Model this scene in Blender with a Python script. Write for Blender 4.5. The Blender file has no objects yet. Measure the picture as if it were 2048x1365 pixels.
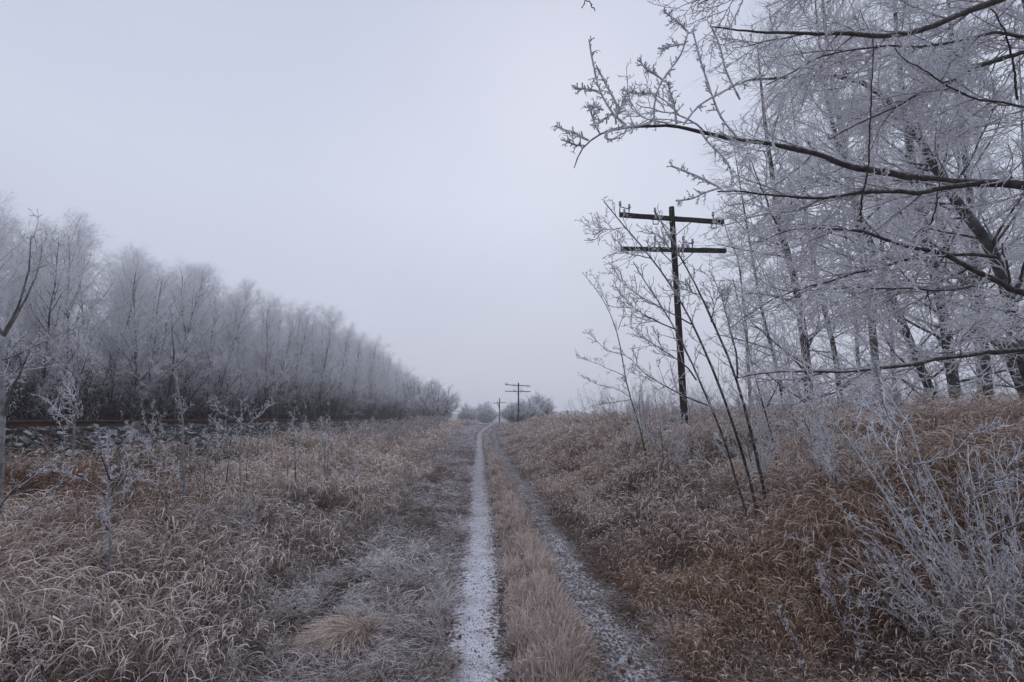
import bpy, math, random
import numpy as np
from mathutils import Vector, Matrix
random.seed(4); rng = np.random.default_rng(11)
SC = bpy.context.scene
R = math.radians
def link(o): SC.collection.objects.link(o); return o

# ------------------------------------------------------------------ camera, sky, sun, exposure
F = 967.0; HORIZON = 838.0; EYE = 1.70; YAW = 3.8
PITCH = math.atan((HORIZON - 682.5) / F)
cam = bpy.data.cameras.new("camera"); cam.sensor_width = 36; cam.lens = 36 * F / 2048
cam.clip_start = 0.05; cam.clip_end = 5000
co = link(bpy.data.objects.new("camera", cam)); co.location = (0, 0, EYE)
co.rotation_euler = (R(90) + PITCH, 0, -R(YAW)); SC.camera = co
CM = Matrix.Rotation(-R(YAW), 3, 'Z') @ Matrix.Rotation(R(90) + PITCH, 3, 'X')
RT, UP, FW = [np.array(CM @ Vector(v)) for v in ((1, 0, 0), (0, 1, 0), (0, 0, -1))]
def at(px, py, z):
    return np.array([0, 0, EYE]) + z * (FW + (px - 1024) / F * RT + (682.5 - py) / F * UP)

W = bpy.data.worlds.new("World"); SC.world = W; W.use_nodes = True
nt = W.node_tree; nt.nodes.clear()
wo = nt.nodes.new("ShaderNodeOutputWorld"); bg = nt.nodes.new("ShaderNodeBackground")
sky = nt.nodes.new("ShaderNodeTexSky"); sky.sky_type = 'NISHITA'; sky.sun_disc = False
sky.sun_elevation = R(38); sky.sun_rotation = R(10); sky.air_density = 1.5; sky.dust_density = 4
tc = nt.nodes.new("ShaderNodeTexCoord"); sx = nt.nodes.new("ShaderNodeSeparateXYZ")
cr = nt.nodes.new("ShaderNodeValToRGB")
el = cr.color_ramp.elements
el[0].position = 0.0; el[0].color = (5.2/8, 5.5/8, 6.5/8, 1)
el[1].position = 1.0; el[1].color = (4.6/8, 5.0/8, 6.5/8, 1)
e = el.new(0.12); e.color = (5.2/8, 5.5/8, 6.6/8, 1)
e = el.new(0.42); e.color = (5.7/8, 6.15/8, 7.4/8, 1)
mul = nt.nodes.new("ShaderNodeVectorMath"); mul.operation = 'SCALE'; mul.inputs[3].default_value = 8.0
nz = nt.nodes.new("ShaderNodeTexNoise"); nz.inputs['Scale'].default_value = 1.6; nz.inputs['Detail'].default_value = 3
mr = nt.nodes.new("ShaderNodeMapRange"); mr.inputs[3].default_value = 0.90; mr.inputs[4].default_value = 1.10
mul2 = nt.nodes.new("ShaderNodeVectorMath"); mul2.operation = 'SCALE'
mix = nt.nodes.new("ShaderNodeMix"); mix.data_type = 'RGBA'; mix.inputs[0].default_value = 0.98
nt.links.new(tc.outputs['Generated'], sx.inputs[0]); nt.links.new(sx.outputs[2], cr.inputs[0])
nt.links.new(cr.outputs[0], mul.inputs[0]); nt.links.new(tc.outputs['Generated'], nz.inputs[0])
nt.links.new(nz.outputs[0], mr.inputs[0]); nt.links.new(mul.outputs[0], mul2.inputs[0]); nt.links.new(mr.outputs[0], mul2.inputs[3])
nt.links.new(sky.outputs[0], mix.inputs[6]); nt.links.new(mul2.outputs[0], mix.inputs[7])
nt.links.new(mix.outputs[2], bg.inputs[0]); bg.inputs[1].default_value = 0.118
nt.links.new(bg.outputs[0], wo.inputs[0])
sl = bpy.data.lights.new("sun", 'SUN'); sl.energy = 0.5; sl.angle = R(35); sl.color = (1, .96, .93)
so = link(bpy.data.objects.new("sun", sl)); so.rotation_euler = (R(52), 0, R(170))
SC.view_settings.view_transform = 'Standard'; SC.view_settings.look = 'None'
SC.view_settings.exposure = -0.10; SC.view_settings.gamma = 1
SC.cycles.max_bounces = 6; SC.cycles.diffuse_bounces = 4; SC.cycles.use_denoising = True; SC.cycles.denoising_prefilter = 'ACCURATE'; SC.cycles.volume_bounces = 2
SC.cycles.transparent_max_bounces = 8

# ------------------------------------------------------------------ terrain function
def sstep(a, b, x):
    t = np.clip((x - a) / (b - a), 0, 1); return t * t * (3 - 2 * t)
LAT = np.random.default_rng(77).random((256, 256))
def vnoise(x, y, s, seed=0):
    x = np.asarray(x) / s + seed * 17.3; y = np.asarray(y) / s + seed * 9.7
    xi = np.floor(x).astype(int); yi = np.floor(y).astype(int); fx = x - xi; fy = y - yi
    fx = fx * fx * (3 - 2 * fx); fy = fy * fy * (3 - 2 * fy)
    g = lambda i, j: LAT[i & 255, j & 255]
    return (g(xi, yi) * (1 - fx) + g(xi + 1, yi) * fx) * (1 - fy) + (g(xi, yi + 1) * (1 - fx) + g(xi + 1, yi + 1) * fx) * fy
def cx(y): return 1.5 * sstep(36, 58, y) - 0.02 * np.sin(np.asarray(y) * .5)
PX = [-400, -60, -30, -14, -11.5, -10.8, -8.1, -6.6, -4.5, -2.6, -1.4, -.3, 1.25, 1.7, 2.6, 3.6, 5.0, 7.5, 12, 30, 60, 400]
PZ = [.4, 1.1, 1.1, 1.0, 1.15, 1.47, 1.47, .62, .32, .16, .05, 0, 0, .12, .48, .92, 1.44, 1.48, 1.48, 1.55, 1.2, .5]
def H(x, y):
    x = np.asarray(x, float); y = np.asarray(y, float)
    s = sstep(24, 54, y); side = np.interp(x, PX, PZ)
    for d in (-.35, .35): side = side + np.interp(x + d * (np.abs(x - .5) > 1.2), PX, PZ)
    side = side / 3
    rm = (np.abs(x - .45 - cx(y)) > 1.3) & ~((x < -7) & (x > -13))
    w = sstep(1.0, 2.0, np.abs(x - .45 - cx(y))) * (1 - sstep(-6.2, -7, x) * 1.0 * (x > -13))
    h = side * (1 - s) + np.maximum(side, 1.02) * s
    far = sstep(70, 140, y); h = h * (1 - far) + far * (np.maximum(.35, h - .5))
    return h + w * ((vnoise(x, y, 1.3, 1) - .5) * .30 + (vnoise(x, y, .5, 2) - .5) * .14) + (vnoise(x, y, 9, 3) - .5) * .12 * sstep(3, 9, np.abs(x)) * (1 - sstep(-7, -8, x) * (x > -12))
def up_at(px, py, p):
    """height above sea of what stands over ground point p and shows at row py"""
    d = at(px, py, 1) - np.array([0, 0, EYE]); return EYE + d[2] * math.hypot(p[0], p[1]) / math.hypot(d[0], d[1])
def hit(px, py, lift=0.0):
    d = at(px, py, 1) - np.array([0, 0, EYE])
    for z in np.arange(1.2, 90, .03):
        p = np.array([0, 0, EYE]) + d * z
        if p[2] < H(p[0], p[1]) + lift: return z, p
    return 60, np.array([0, 0, EYE]) + d * 60
def ground_at(px, z):
    p = at(px, HORIZON, z); return np.array([p[0], p[1], float(H(p[0], p[1]))])

# ------------------------------------------------------------------ materials
def M(name):
    m = bpy.data.materials.new(name); m.use_nodes = True
    t = m.node_tree; b = t.nodes['Principled BSDF']; b.inputs['Roughness'].default_value = .85
    b.inputs['Specular IOR Level'].default_value = .25
    return m, t, b
def N(t, k, **kw):
    n = t.nodes.new(k)
    for a, v in kw.items():
        if a.startswith('i_'):
            key = a[2:]; key = int(key) if key.isdigit() else key
            n.inputs[key].default_value = v
        else: setattr(n, a, v)
    return n
def mixc(t, fac, a, b):
    n = N(t, "ShaderNodeMix", data_type='RGBA')
    for i, v in ((0, fac), (6, a), (7, b)):
        if isinstance(v, bpy.types.NodeSocket): t.links.new(v, n.inputs[i])
        else: n.inputs[i].default_value = v if i == 0 else (*v, 1)
    return n.outputs[2]
def math_(t, op, a, b=0, clamp=False):
    n = N(t, "ShaderNodeMath", operation=op, use_clamp=clamp)
    for i, v in ((0, a), (1, b)):
        if isinstance(v, bpy.types.NodeSocket): t.links.new(v, n.inputs[i])
        else: n.inputs[i].default_value = v
    return n.outputs[0]
def noise(t, scale, detail=3, obj=True, vec=None, stretch=None):
    n = N(t, "ShaderNodeTexNoise"); n.inputs['Scale'].default_value = scale; n.inputs['Detail'].default_value = detail
    if vec is None:
        vec = N(t, "ShaderNodeTexCoord").outputs['Object'] if obj else N(t, "ShaderNodeNewGeometry").outputs['Position']
    if stretch:
        mp = N(t, "ShaderNodeMapping"); mp.inputs['Scale'].default_value = stretch; t.links.new(vec, mp.inputs[0]); vec = mp.outputs[0]
    t.links.new(vec, n.inputs['Vector']); return n.outputs[0]
def ramp(t, v, a, b):
    n = N(t, "ShaderNodeMapRange"); n.inputs[1].default_value = a; n.inputs[2].default_value = b
    t.links.new(v, n.inputs[0]); return n.outputs[0]
def attr(t, name): return N(t, "ShaderNodeAttribute", attribute_name=name).outputs['Fac']

def frost_mat(name, bark, bark2, frost=(.52, .53, .60), upw=.45, bias=0.0, nscale=18, rough=.9):
    m, t, b = M(name)
    base = mixc(t, ramp(t, noise(t, nscale * .5), .35, .65), bark, bark2)
    g = N(t, "ShaderNodeNewGeometry"); s = N(t, "ShaderNodeSeparateXYZ"); t.links.new(g.outputs['Normal'], s.inputs[0])
    f = math_(t, 'ADD', attr(t, 'frost'), math_(t, 'MULTIPLY', s.outputs[2], upw))
    f = math_(t, 'ADD', f, math_(t, 'MULTIPLY', math_(t, 'SUBTRACT', noise(t, nscale), .5), 1.5))
    f = math_(t, 'ADD', f, bias, clamp=True)
    t.links.new(mixc(t, f, base, frost), b.inputs['Base Color']); b.inputs['Roughness'].default_value = rough
    return m
MT_WOOD = frost_mat("frosted_wood_bark", (.040, .034, .032), (.085, .075, .068), nscale=3, bias=-.08, frost=(.62, .62, .67))
MT_TWIG = frost_mat("frosted_twig", (.055, .042, .040), (.09, .07, .065), nscale=9, frost=(.93, .93, .96), bias=.3)
MT_NBARK = frost_mat("near_bark", (.045, .036, .031), (.10, .085, .072), nscale=24, bias=-.12, upw=.6, frost=(.6, .61, .66))
MT_NTWIG = frost_mat("near_twig", (.045, .033, .032), (.085, .062, .058), nscale=45, bias=.33, upw=.12, frost=(.93, .93, .96))
MT_ASPEN = frost_mat("grey_aspen_bark", (.10, .10, .095), (.22, .22, .21), nscale=12, bias=.0, upw=.5)
MT_TREEBARK = frost_mat("bank_tree_bark", (.05, .047, .044), (.15, .145, .135), nscale=9, bias=.0, upw=.5, frost=(.6, .6, .65))
MT_RIME = frost_mat("rime_twig", (.05, .045, .045), (.1, .09, .09), nscale=38, bias=.10, upw=.35, frost=(.82, .81, .85))

def blade_mat(name, a, b_, c, frost=(.87, .76, .69)):
    m, t, b = M(name)
    ti = attr(t, 'tint')
    base = mixc(t, ramp(t, ti, 0, .5), a, b_); base = mixc(t, ramp(t, ti, .5, 1), base, c)
    n = noise(t, 30, 2, obj=False)
    f = math_(t, 'ADD', attr(t, 'frost'), math_(t, 'MULTIPLY', math_(t, 'SUBTRACT', n, .5), .7), clamp=True)
    t.links.new(mixc(t, f, base, frost), b.inputs['Base Color'])
    return m
MT_WEED = frost_mat('frosted_weed', (.06, .035, .025), (.14, .08, .055), nscale=14, frost=(.80, .73, .72), bias=.15)
MT_GRASS = blade_mat("dry_grass_blades", (.055, .023, .012), (.18, .080, .036), (.34, .20, .095))
MT_STRIP = blade_mat("pale_strip_blades", (.13, .080, .055), (.24, .158, .112), (.36, .26, .19), frost=(.76, .65, .59))
MT_MAT = blade_mat("matted_blades", (.045, .027, .020), (.15, .088, .058), (.27, .18, .12), frost=(.82, .78, .79))

# ground
m, t, b = M("frosted_ground"); MT_GROUND = m
base = mixc(t, ramp(t, noise(t, 7, 6), .35, .65), (.030, .020, .016), (.085, .052, .036))
fr = ramp(t, noise(t, 26, 6), .52, .68); fr2 = ramp(t, noise(t, .35, 3), .3, .7)
g = N(t, "ShaderNodeSeparateXYZ"); t.links.new(N(t, "ShaderNodeNewGeometry").outputs['Position'], g.inputs[0])
near = math_(t, 'SUBTRACT', 1.0, math_(t, 'MULTIPLY', math_(t, 'ABSOLUTE', math_(t, 'ADD', g.outputs[0], .1)), .42), clamp=True)
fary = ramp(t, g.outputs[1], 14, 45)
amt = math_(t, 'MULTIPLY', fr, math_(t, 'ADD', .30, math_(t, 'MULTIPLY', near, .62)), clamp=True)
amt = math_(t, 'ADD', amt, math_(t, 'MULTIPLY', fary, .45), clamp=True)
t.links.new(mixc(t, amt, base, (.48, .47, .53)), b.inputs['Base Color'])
bp = N(t, "ShaderNodeBump"); bp.inputs['Strength'].default_value = .6; bp.inputs['Distance'].default_value = .03
t.links.new(noise(t, 30, 6), bp.inputs['Height']); t.links.new(bp.outputs[0], b.inputs['Normal'])
def path_mat(name, lo, hi, sp):
    m, t, b = M(name)
    n1 = ramp(t, noise(t, 34, 5, stretch=(1.5, .7, 1)), lo, lo + .07); n2 = ramp(t, noise(t, 4, 3), lo - .12, hi)
    n3 = ramp(t, noise(t, 90, 3), .33, .5)
    f = math_(t, 'MULTIPLY', math_(t, 'MULTIPLY', n1, n3), math_(t, 'ADD', sp, math_(t, 'MULTIPLY', n2, 1 - sp)))
    ed = math_(t, 'ADD', math_(t, 'MULTIPLY', attr(t, 'frost'), 1.1), math_(t, 'ADD', math_(t, 'MULTIPLY', noise(t, 26, 5), 2.4), math_(t, 'MULTIPLY', noise(t, 2.6, 2), 1.0)))
    f = math_(t, 'MULTIPLY', f, ramp(t, ed, 1.98, 2.26))
    sp_ = N(t, "ShaderNodeSeparateXYZ"); t.links.new(N(t, "ShaderNodeNewGeometry").outputs['Position'], sp_.inputs[0])
    f = math_(t, 'MULTIPLY', f, math_(t, 'SUBTRACT', 1.0, math_(t, 'MULTIPLY', ramp(t, sp_.outputs[1], 6, 13), .5)))
    col = mixc(t, f, mixc(t, noise(t, 60), (.06, .048, .042), (.16, .13, .12)), (.76, .76, .82))
    t.links.new(col, b.inputs['Base Color'])
    bp = N(t, "ShaderNodeBump"); bp.inputs['Strength'].default_value = .5; bp.inputs['Distance'].default_value = .012
    t.links.new(noise(t, 55, 5), bp.inputs['Height']); t.links.new(bp.outputs[0], b.inputs['Normal'])
    return m
MT_RUT = path_mat("snowy_rut", .35, .58, .62); MT_RUT2 = path_mat("patchy_rut", .47, .68, .3)

def plain(name, c1, c2, sc=10, rough=.85, metal=0, stretch=None):
    m, t, b = M(name)
    t.links.new(mixc(t, ramp(t, noise(t, sc, 4, stretch=stretch), .35, .65), c1, c2), b.inputs['Base Color'])
    b.inputs['Roughness'].default_value = rough; b.inputs['Metallic'].default_value = metal
    return m
MT_POLE = frost_mat("creosote_pole", (.016, .013, .012), (.045, .034, .028), nscale=16, bias=-.32, upw=.5)
MT_ARM = frost_mat("creosote_arm", (.020, .017, .013), (.05, .042, .033), nscale=14, bias=-.35, upw=.5)
MT_IRON = plain("rusty_iron", (.03, .022, .02), (.07, .05, .045), 40)
MT_GLASS, t_, b_ = M("frosted_insulator_glass"); b_.inputs['Base Color'].default_value = (.36, .40, .42, 1); b_.inputs['Roughness'].default_value = .35
MT_RAIL = plain("rusty_rail", (.035, .018, .014), (.085, .042, .030), 9)
MT_SLEEPER = plain("sleeper_wood", (.025, .02, .017), (.06, .05, .045), 12)
MT_STONE = frost_mat("frosted_stone", (.05, .052, .05), (.17, .165, .155), nscale=6, bias=-.28, upw=.6, frost=(.58, .58, .62))
MT_LEAF = plain("dead_leaf", (.13, .045, .02), (.06, .025, .015), 6)
MT_BRUSH = frost_mat("dark_brush", (.022, .019, .018), (.05, .042, .04), nscale=3, bias=-.1, frost=(.5, .5, .55), upw=.2)
MT_HILL = plain("far_wood", (.10, .10, .12), (.17, .17, .19), .05)
MT_DARK = frost_mat("evergreen_sprig", (.008, .010, .008), (.02, .022, .016), nscale=20, bias=-.5)

# ------------------------------------------------------------------ mesh builder
class MB:
    def __init__(s): s.V = []; s.F = []; s.a = []; s.t = []; s.n = 0
    def add(s, V, Fq, fr=0.0, ti=0.5):
        n = len(V)
        if n == 0: return
        s.V.append(V.astype(np.float32)); s.F.append(Fq + s.n)
        s.a.append(np.broadcast_to(np.asarray(fr, np.float32), (n,))); s.t.append(np.broadcast_to(np.asarray(ti, np.float32), (n,)))
        s.n += n
    def tubes(s, P, Rr, sides=3, fr=0.0, ti=.5):
        if len(P) == 0: return
        n, K, _ = P.shape
        T = np.gradient(P, axis=1); T /= np.linalg.norm(T, axis=2, keepdims=True) + 1e-9
        rv = rng.normal(size=(n, 1, 3)); u = rv - (rv * T).sum(2, keepdims=True) * T; u /= np.linalg.norm(u, axis=2, keepdims=True) + 1e-9
        w = np.cross(T, u); a = np.arange(sides) * 2 * np.pi / sides
        V = P[:, :, None] + Rr[:, :, None, None] * (np.cos(a)[:, None] * u[:, :, None] + np.sin(a)[:, None] * w[:, :, None])
        i = np.arange(n)[:, None, None] * K * sides + np.arange(K - 1)[None, :, None] * sides; j = np.arange(sides); j2 = (j + 1) % sides
        Fq = np.stack([i + j, i + j2, i + j2 + sides, i + j + sides], -1).reshape(-1, 4)
        ft = np.broadcast_to(np.asarray(fr, float).reshape((-1, 1, 1)) if np.ndim(fr) == 1 else (np.asarray(fr, float)[:, :, None] if np.ndim(fr) == 2 else fr), (n, K, sides)).reshape(-1)
        tt = np.broadcast_to(np.asarray(ti, float).reshape((-1, 1, 1)) if np.ndim(ti) == 1 else ti, (n, K, sides)).reshape(-1)
        s.add(V.reshape(-1, 3), Fq, ft, tt)
    def ribbons(s, P, Wd, side, fr, ti):
        n, K, _ = P.shape
        V = np.stack([P - side * Wd[:, :, None], P + side * Wd[:, :, None]], 2).reshape(-1, 3)
        i = np.arange(n)[:, None] * K * 2 + np.arange(K - 1)[None] * 2
        Fq = np.stack([i, i + 1, i + 3, i + 2], -1).reshape(-1, 4)
        s.add(V, Fq, np.repeat(fr.reshape(-1), 2), np.repeat(np.repeat(ti, K), 2))
    def box(s, c, d, rot=None, fr=0.0):
        v = np.array([[x, y, z] for x in (-.5, .5) for y in (-.5, .5) for z in (-.5, .5)]) * np.array(d)
        if rot is not None: v = v @ np.array(rot).T
        s.add(v + np.array(c), np.array([[0, 1, 3, 2], [4, 6, 7, 5], [0, 4, 5, 1], [2, 3, 7, 6], [0, 2, 6, 4], [1, 5, 7, 3]]), fr)
    def build(s, name, mat, parent=None, smooth=True):
        V = np.concatenate(s.V); Fq = np.concatenate(s.F).astype(np.int32); me = bpy.data.meshes.new(name)
        me.vertices.add(len(V)); me.vertices.foreach_set("co", V.ravel())
        me.loops.add(Fq.size); me.loops.foreach_set("vertex_index", Fq.ravel())
        me.polygons.add(len(Fq)); me.polygons.foreach_set("loop_start", np.arange(0, Fq.size, 4, dtype=np.int32))
        me.update(calc_edges=True)
        for nm, ar in (("frost", s.a), ("tint", s.t)):
            at_ = me.attributes.new(nm, 'FLOAT', 'POINT'); at_.data.foreach_set("value", np.concatenate(ar).astype(np.float32))
        if not smooth: me.polygons.foreach_set("use_smooth", np.zeros(len(Fq), bool))
        me.materials.append(mat); o = link(bpy.data.objects.new(name, me))
        if parent: o.parent = parent
        return o
def bar(mb, a, b, w, fr=0.0, sides=4, r2=None):
    P = np.array([[a, b]], float); mb.tubes(P, np.array([[w, r2 or w]]), sides, fr)
def thing(name, loc, label, cat, group=None, rz=0):
    o = link(bpy.data.objects.new(name, None)); o.location = loc; o.rotation_euler.z = rz; o.empty_display_size = .3
    return tag(o, label, cat, group)
def tag(o, label=None, cat=None, group=None, kind=None):
    for k, v in (('label', label), ('category', cat), ('group', group), ('kind', kind)):
        if v: o[k] = v
    return o
def copy_tree(o, parent=None):
    c = o.copy(); link(c); c.parent = parent
    for ch in list(o.children): copy_tree(ch, c)
    return c

# ------------------------------------------------------------------ growth
def interp(P, t):
    K = P.shape[1]; f = np.clip(t * (K - 1), 0, K - 1.001); i = f.astype(int); w = (f - i)
    r = np.arange(len(P))
    if P.ndim == 3: return P[r, i] * (1 - w[:, None]) + P[r, i + 1] * w[:, None], P[r, i + 1] - P[r, i]
    return P[r, i] * (1 - w) + P[r, i + 1] * w
def unit(v): return v / (np.linalg.norm(v, axis=-1, keepdims=True) + 1e-9)
def grow(P, Rr, n, t0, t1, L, ang, K=4, rs=.6, r0=None, tip=.35, trop=0.0, gn=.15, taper_len=.5, bias=None, flat=0.0, scale_by=None):
    """n children on every parent; L length (mean, at the parent's foot), ang branching angle in degrees"""
    m = len(P); idx = np.repeat(np.arange(m), n)
    t = (np.tile(np.arange(n), m) + rng.random(m * n)) / n * (t1 - t0) + t0
    p, T = interp(P[idx], t); T = unit(T); rp = interp(Rr[idx], t)
    rv = rng.normal(size=p.shape); rv[:, 2] *= (1 - flat)
    if bias is not None: rv = rv + np.array(bias)
    perp = unit(rv - (rv * T).sum(1, keepdims=True) * T)
    a = np.radians(ang * rng.uniform(.7, 1.3, len(p)))[:, None]
    d = unit(np.cos(a) * T + np.sin(a) * perp)
    ln = L * (1 - taper_len * t) * rng.uniform(.6, 1.3, len(p))
    if scale_by is not None: ln = ln * scale_by[idx]
    r_0 = np.minimum(rp * rs, 9) if r0 is None else np.minimum(rp * .9, r0 * rng.uniform(.8, 1.2, len(p)))
    pts = [p]; st = ln / (K - 1)
    for k in range(K - 1):
        d = unit(d + np.array([0, 0, trop]) + rng.normal(size=d.shape) * gn)
        pts.append(pts[-1] + d * st[:, None])
    Q = np.stack(pts, 1); tt = np.linspace(0, 1, K)
    RR = r_0[:, None] * (1 - (1 - tip) * tt)[None]
    return Q, RR
def resample(pts, K):
    pts = np.array(pts, float); d = np.concatenate([[0], np.cumsum(np.linalg.norm(np.diff(pts, axis=0), axis=1))])
    s = np.linspace(0, d[-1], K); return np.stack([np.interp(s, d, pts[:, i]) for i in range(pts.shape[1])], 1)
def smoothpts(p, it=1):
    for _ in range(it):
        q = p.copy(); q[1:-1] = (p[:-2] + 2 * p[1:-1] + p[2:]) / 4; p = q
    return p
def knob(Rr, a=.35): return Rr * rng.uniform(1 - a, 1 + a, Rr.shape)

# ------------------------------------------------------------------ ground, hills, paths
nr, na = 330, 460
rr = np.concatenate([[.02], np.exp(np.linspace(math.log(.4), math.log(430), nr - 1))])
aa = np.linspace(0, 2 * np.pi, na, endpoint=False)
X = rr[:, None] * np.sin(aa); Y = rr[:, None] * np.cos(aa)
V = np.stack([X, Y, H(X, Y)], -1).reshape(-1, 3)
i = np.arange(nr - 1)[:, None] * na; j = np.arange(na)[None]; j2 = (j + 1) % na
Fq = np.stack([i + j, i + na + j, i + na + j2, i + j2], -1).reshape(-1, 4)
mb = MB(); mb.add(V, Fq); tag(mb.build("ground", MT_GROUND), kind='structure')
def ribbon_path(off, half, y0, y1, mat, jag, name, label):
    n = 1500; s = np.linspace(0, 1, n); y = y0 + (y1 - y0) * s ** 2.2
    hw = half
    cs = np.linspace(-1, 1, 7); x = cx(y)[:, None] + off + cs[None] * hw + (np.abs(cs)[None] == 1) * (rng.normal(size=(n, 7)) * jag * .6 + np.sign(cs)[None] * ((vnoise(y, y * 0 + off, .35, 5)[:, None] - .5) * .15 + (vnoise(y, y * 0 + off * 3, .09, 6)[:, None] - .5) * .11 * np.minimum(1, 9 / (y[:, None] + 3))))
    yy = np.repeat(y[:, None], 7, 1); z = H(x, yy) + .007 * (1 - np.abs(cs)[None] ** 4) + .004 + .0006 * yy
    i = np.arange(n - 1)[:, None] * 7; j = np.arange(6)[None]
    mb = MB(); mb.add(np.stack([x, yy, z], -1).reshape(-1, 3), np.stack([i + j, i + j + 1, i + j + 8, i + j + 7], -1).reshape(-1, 4), np.tile(1 - np.abs(cs), n))
    tag(mb.build(name, mat), label, None, None, 'structure')
ribbon_path(0, .29, .3, 75, MT_RUT, .016, "path", "left wheel rut of the farm track, white with snow")
ribbon_path(1.06, .26, .3, 75, MT_RUT2, .03, "path", "right wheel rut of the farm track, patchy frost over dark litter")
mb = MB()
for k in range(3):
    th = np.linspace(-1.0, 1.2, 240); rad = 380 + k * 12
    hgt = (vnoise(th * 60, th * 0 + k, 3, 4) * 5 + vnoise(th * 300, th * 0, 3, 6) * 2.0 + 3.5) * (1 - .35 * k)
    x = rad * np.sin(th); y = rad * np.cos(th)
    V = np.stack([np.stack([x, y, x * 0 - 1], 1), np.stack([x * 1.005, y * 1.005, hgt], 1), np.stack([x * 1.03, y * 1.03, x * 0 - 1], 1)], 1).reshape(-1, 3)
    i = np.arange(239) * 3
    mb.add(V, np.concatenate([np.stack([i, i + 3, i + 4, i + 1], 1), np.stack([i + 1, i + 4, i + 5, i + 2], 1)]))
tag(mb.build("hills", MT_HILL), kind='structure')

# ------------------------------------------------------------------ grasses (nobody could count the blades)
def blades(mb, x, y, L, head, e0, e1, w, fr0, fr1, ti, K=6, seed=0.0, z0=None, ce=1.25, hn=.12):
    n = len(x); s = np.linspace(0, 1, K)
    z = (H(x, y) if z0 is None else z0) - .01
    e = np.radians(e0[:, None] + (e1 - e0)[:, None] * s[None, :-1] ** ce)
    hd = head[:, None] + np.cumsum(rng.normal(size=(n, K - 1)) * hn, 1)
    st = (L / (K - 1))[:, None]
    d = np.stack([np.cos(e) * np.cos(hd), np.cos(e) * np.sin(hd), np.sin(e)], -1) * st[..., None]
    P = np.concatenate([np.zeros((n, 1, 3)), np.cumsum(d, 1)], 1) + np.stack([x, y, z], 1)[:, None]
    hz = H(P[..., 0], P[..., 1]); P[..., 2] = np.maximum(P[..., 2], hz + .006 + .012 * rng.random((n, 1)))
    tw = head + np.pi / 2 + rng.normal(size=n) * .7
    side = np.stack([np.cos(tw), np.sin(tw), rng.normal(size=n) * .5], 1); side = unit(side)[:, None]
    prof = np.interp(s, [0, .25, .66, .74, .9, 1], [.8, .9, .55, 1.0, 1.0, .25])
    prof2 = 1 + (np.interp(s, [0, .62, .74, .92, 1], [0, 0, 1, .9, 0]))[None] * seed * (rng.random((n, 1)) < .55) * 1.6
    Wd = (w[:, None] * prof[None]) * prof2
    fr = fr0[:, None] + (fr1 - fr0)[:, None] * s[None] ** 1.5
    mb.ribbons(P, Wd, side, fr, ti)
def sample(n, r0, r1, a0, a1, pw=1.0):
    r = r0 * (r1 / r0) ** (rng.random(n) ** pw); a = np.radians(rng.uniform(a0, a1, n)); return r * np.sin(a), r * np.cos(a), r
def wind(x, y): return (vnoise(x, y, 1.6, 21) * 2.2 + vnoise(x, y, .6, 22) * 1.6) * np.pi + .4

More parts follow.
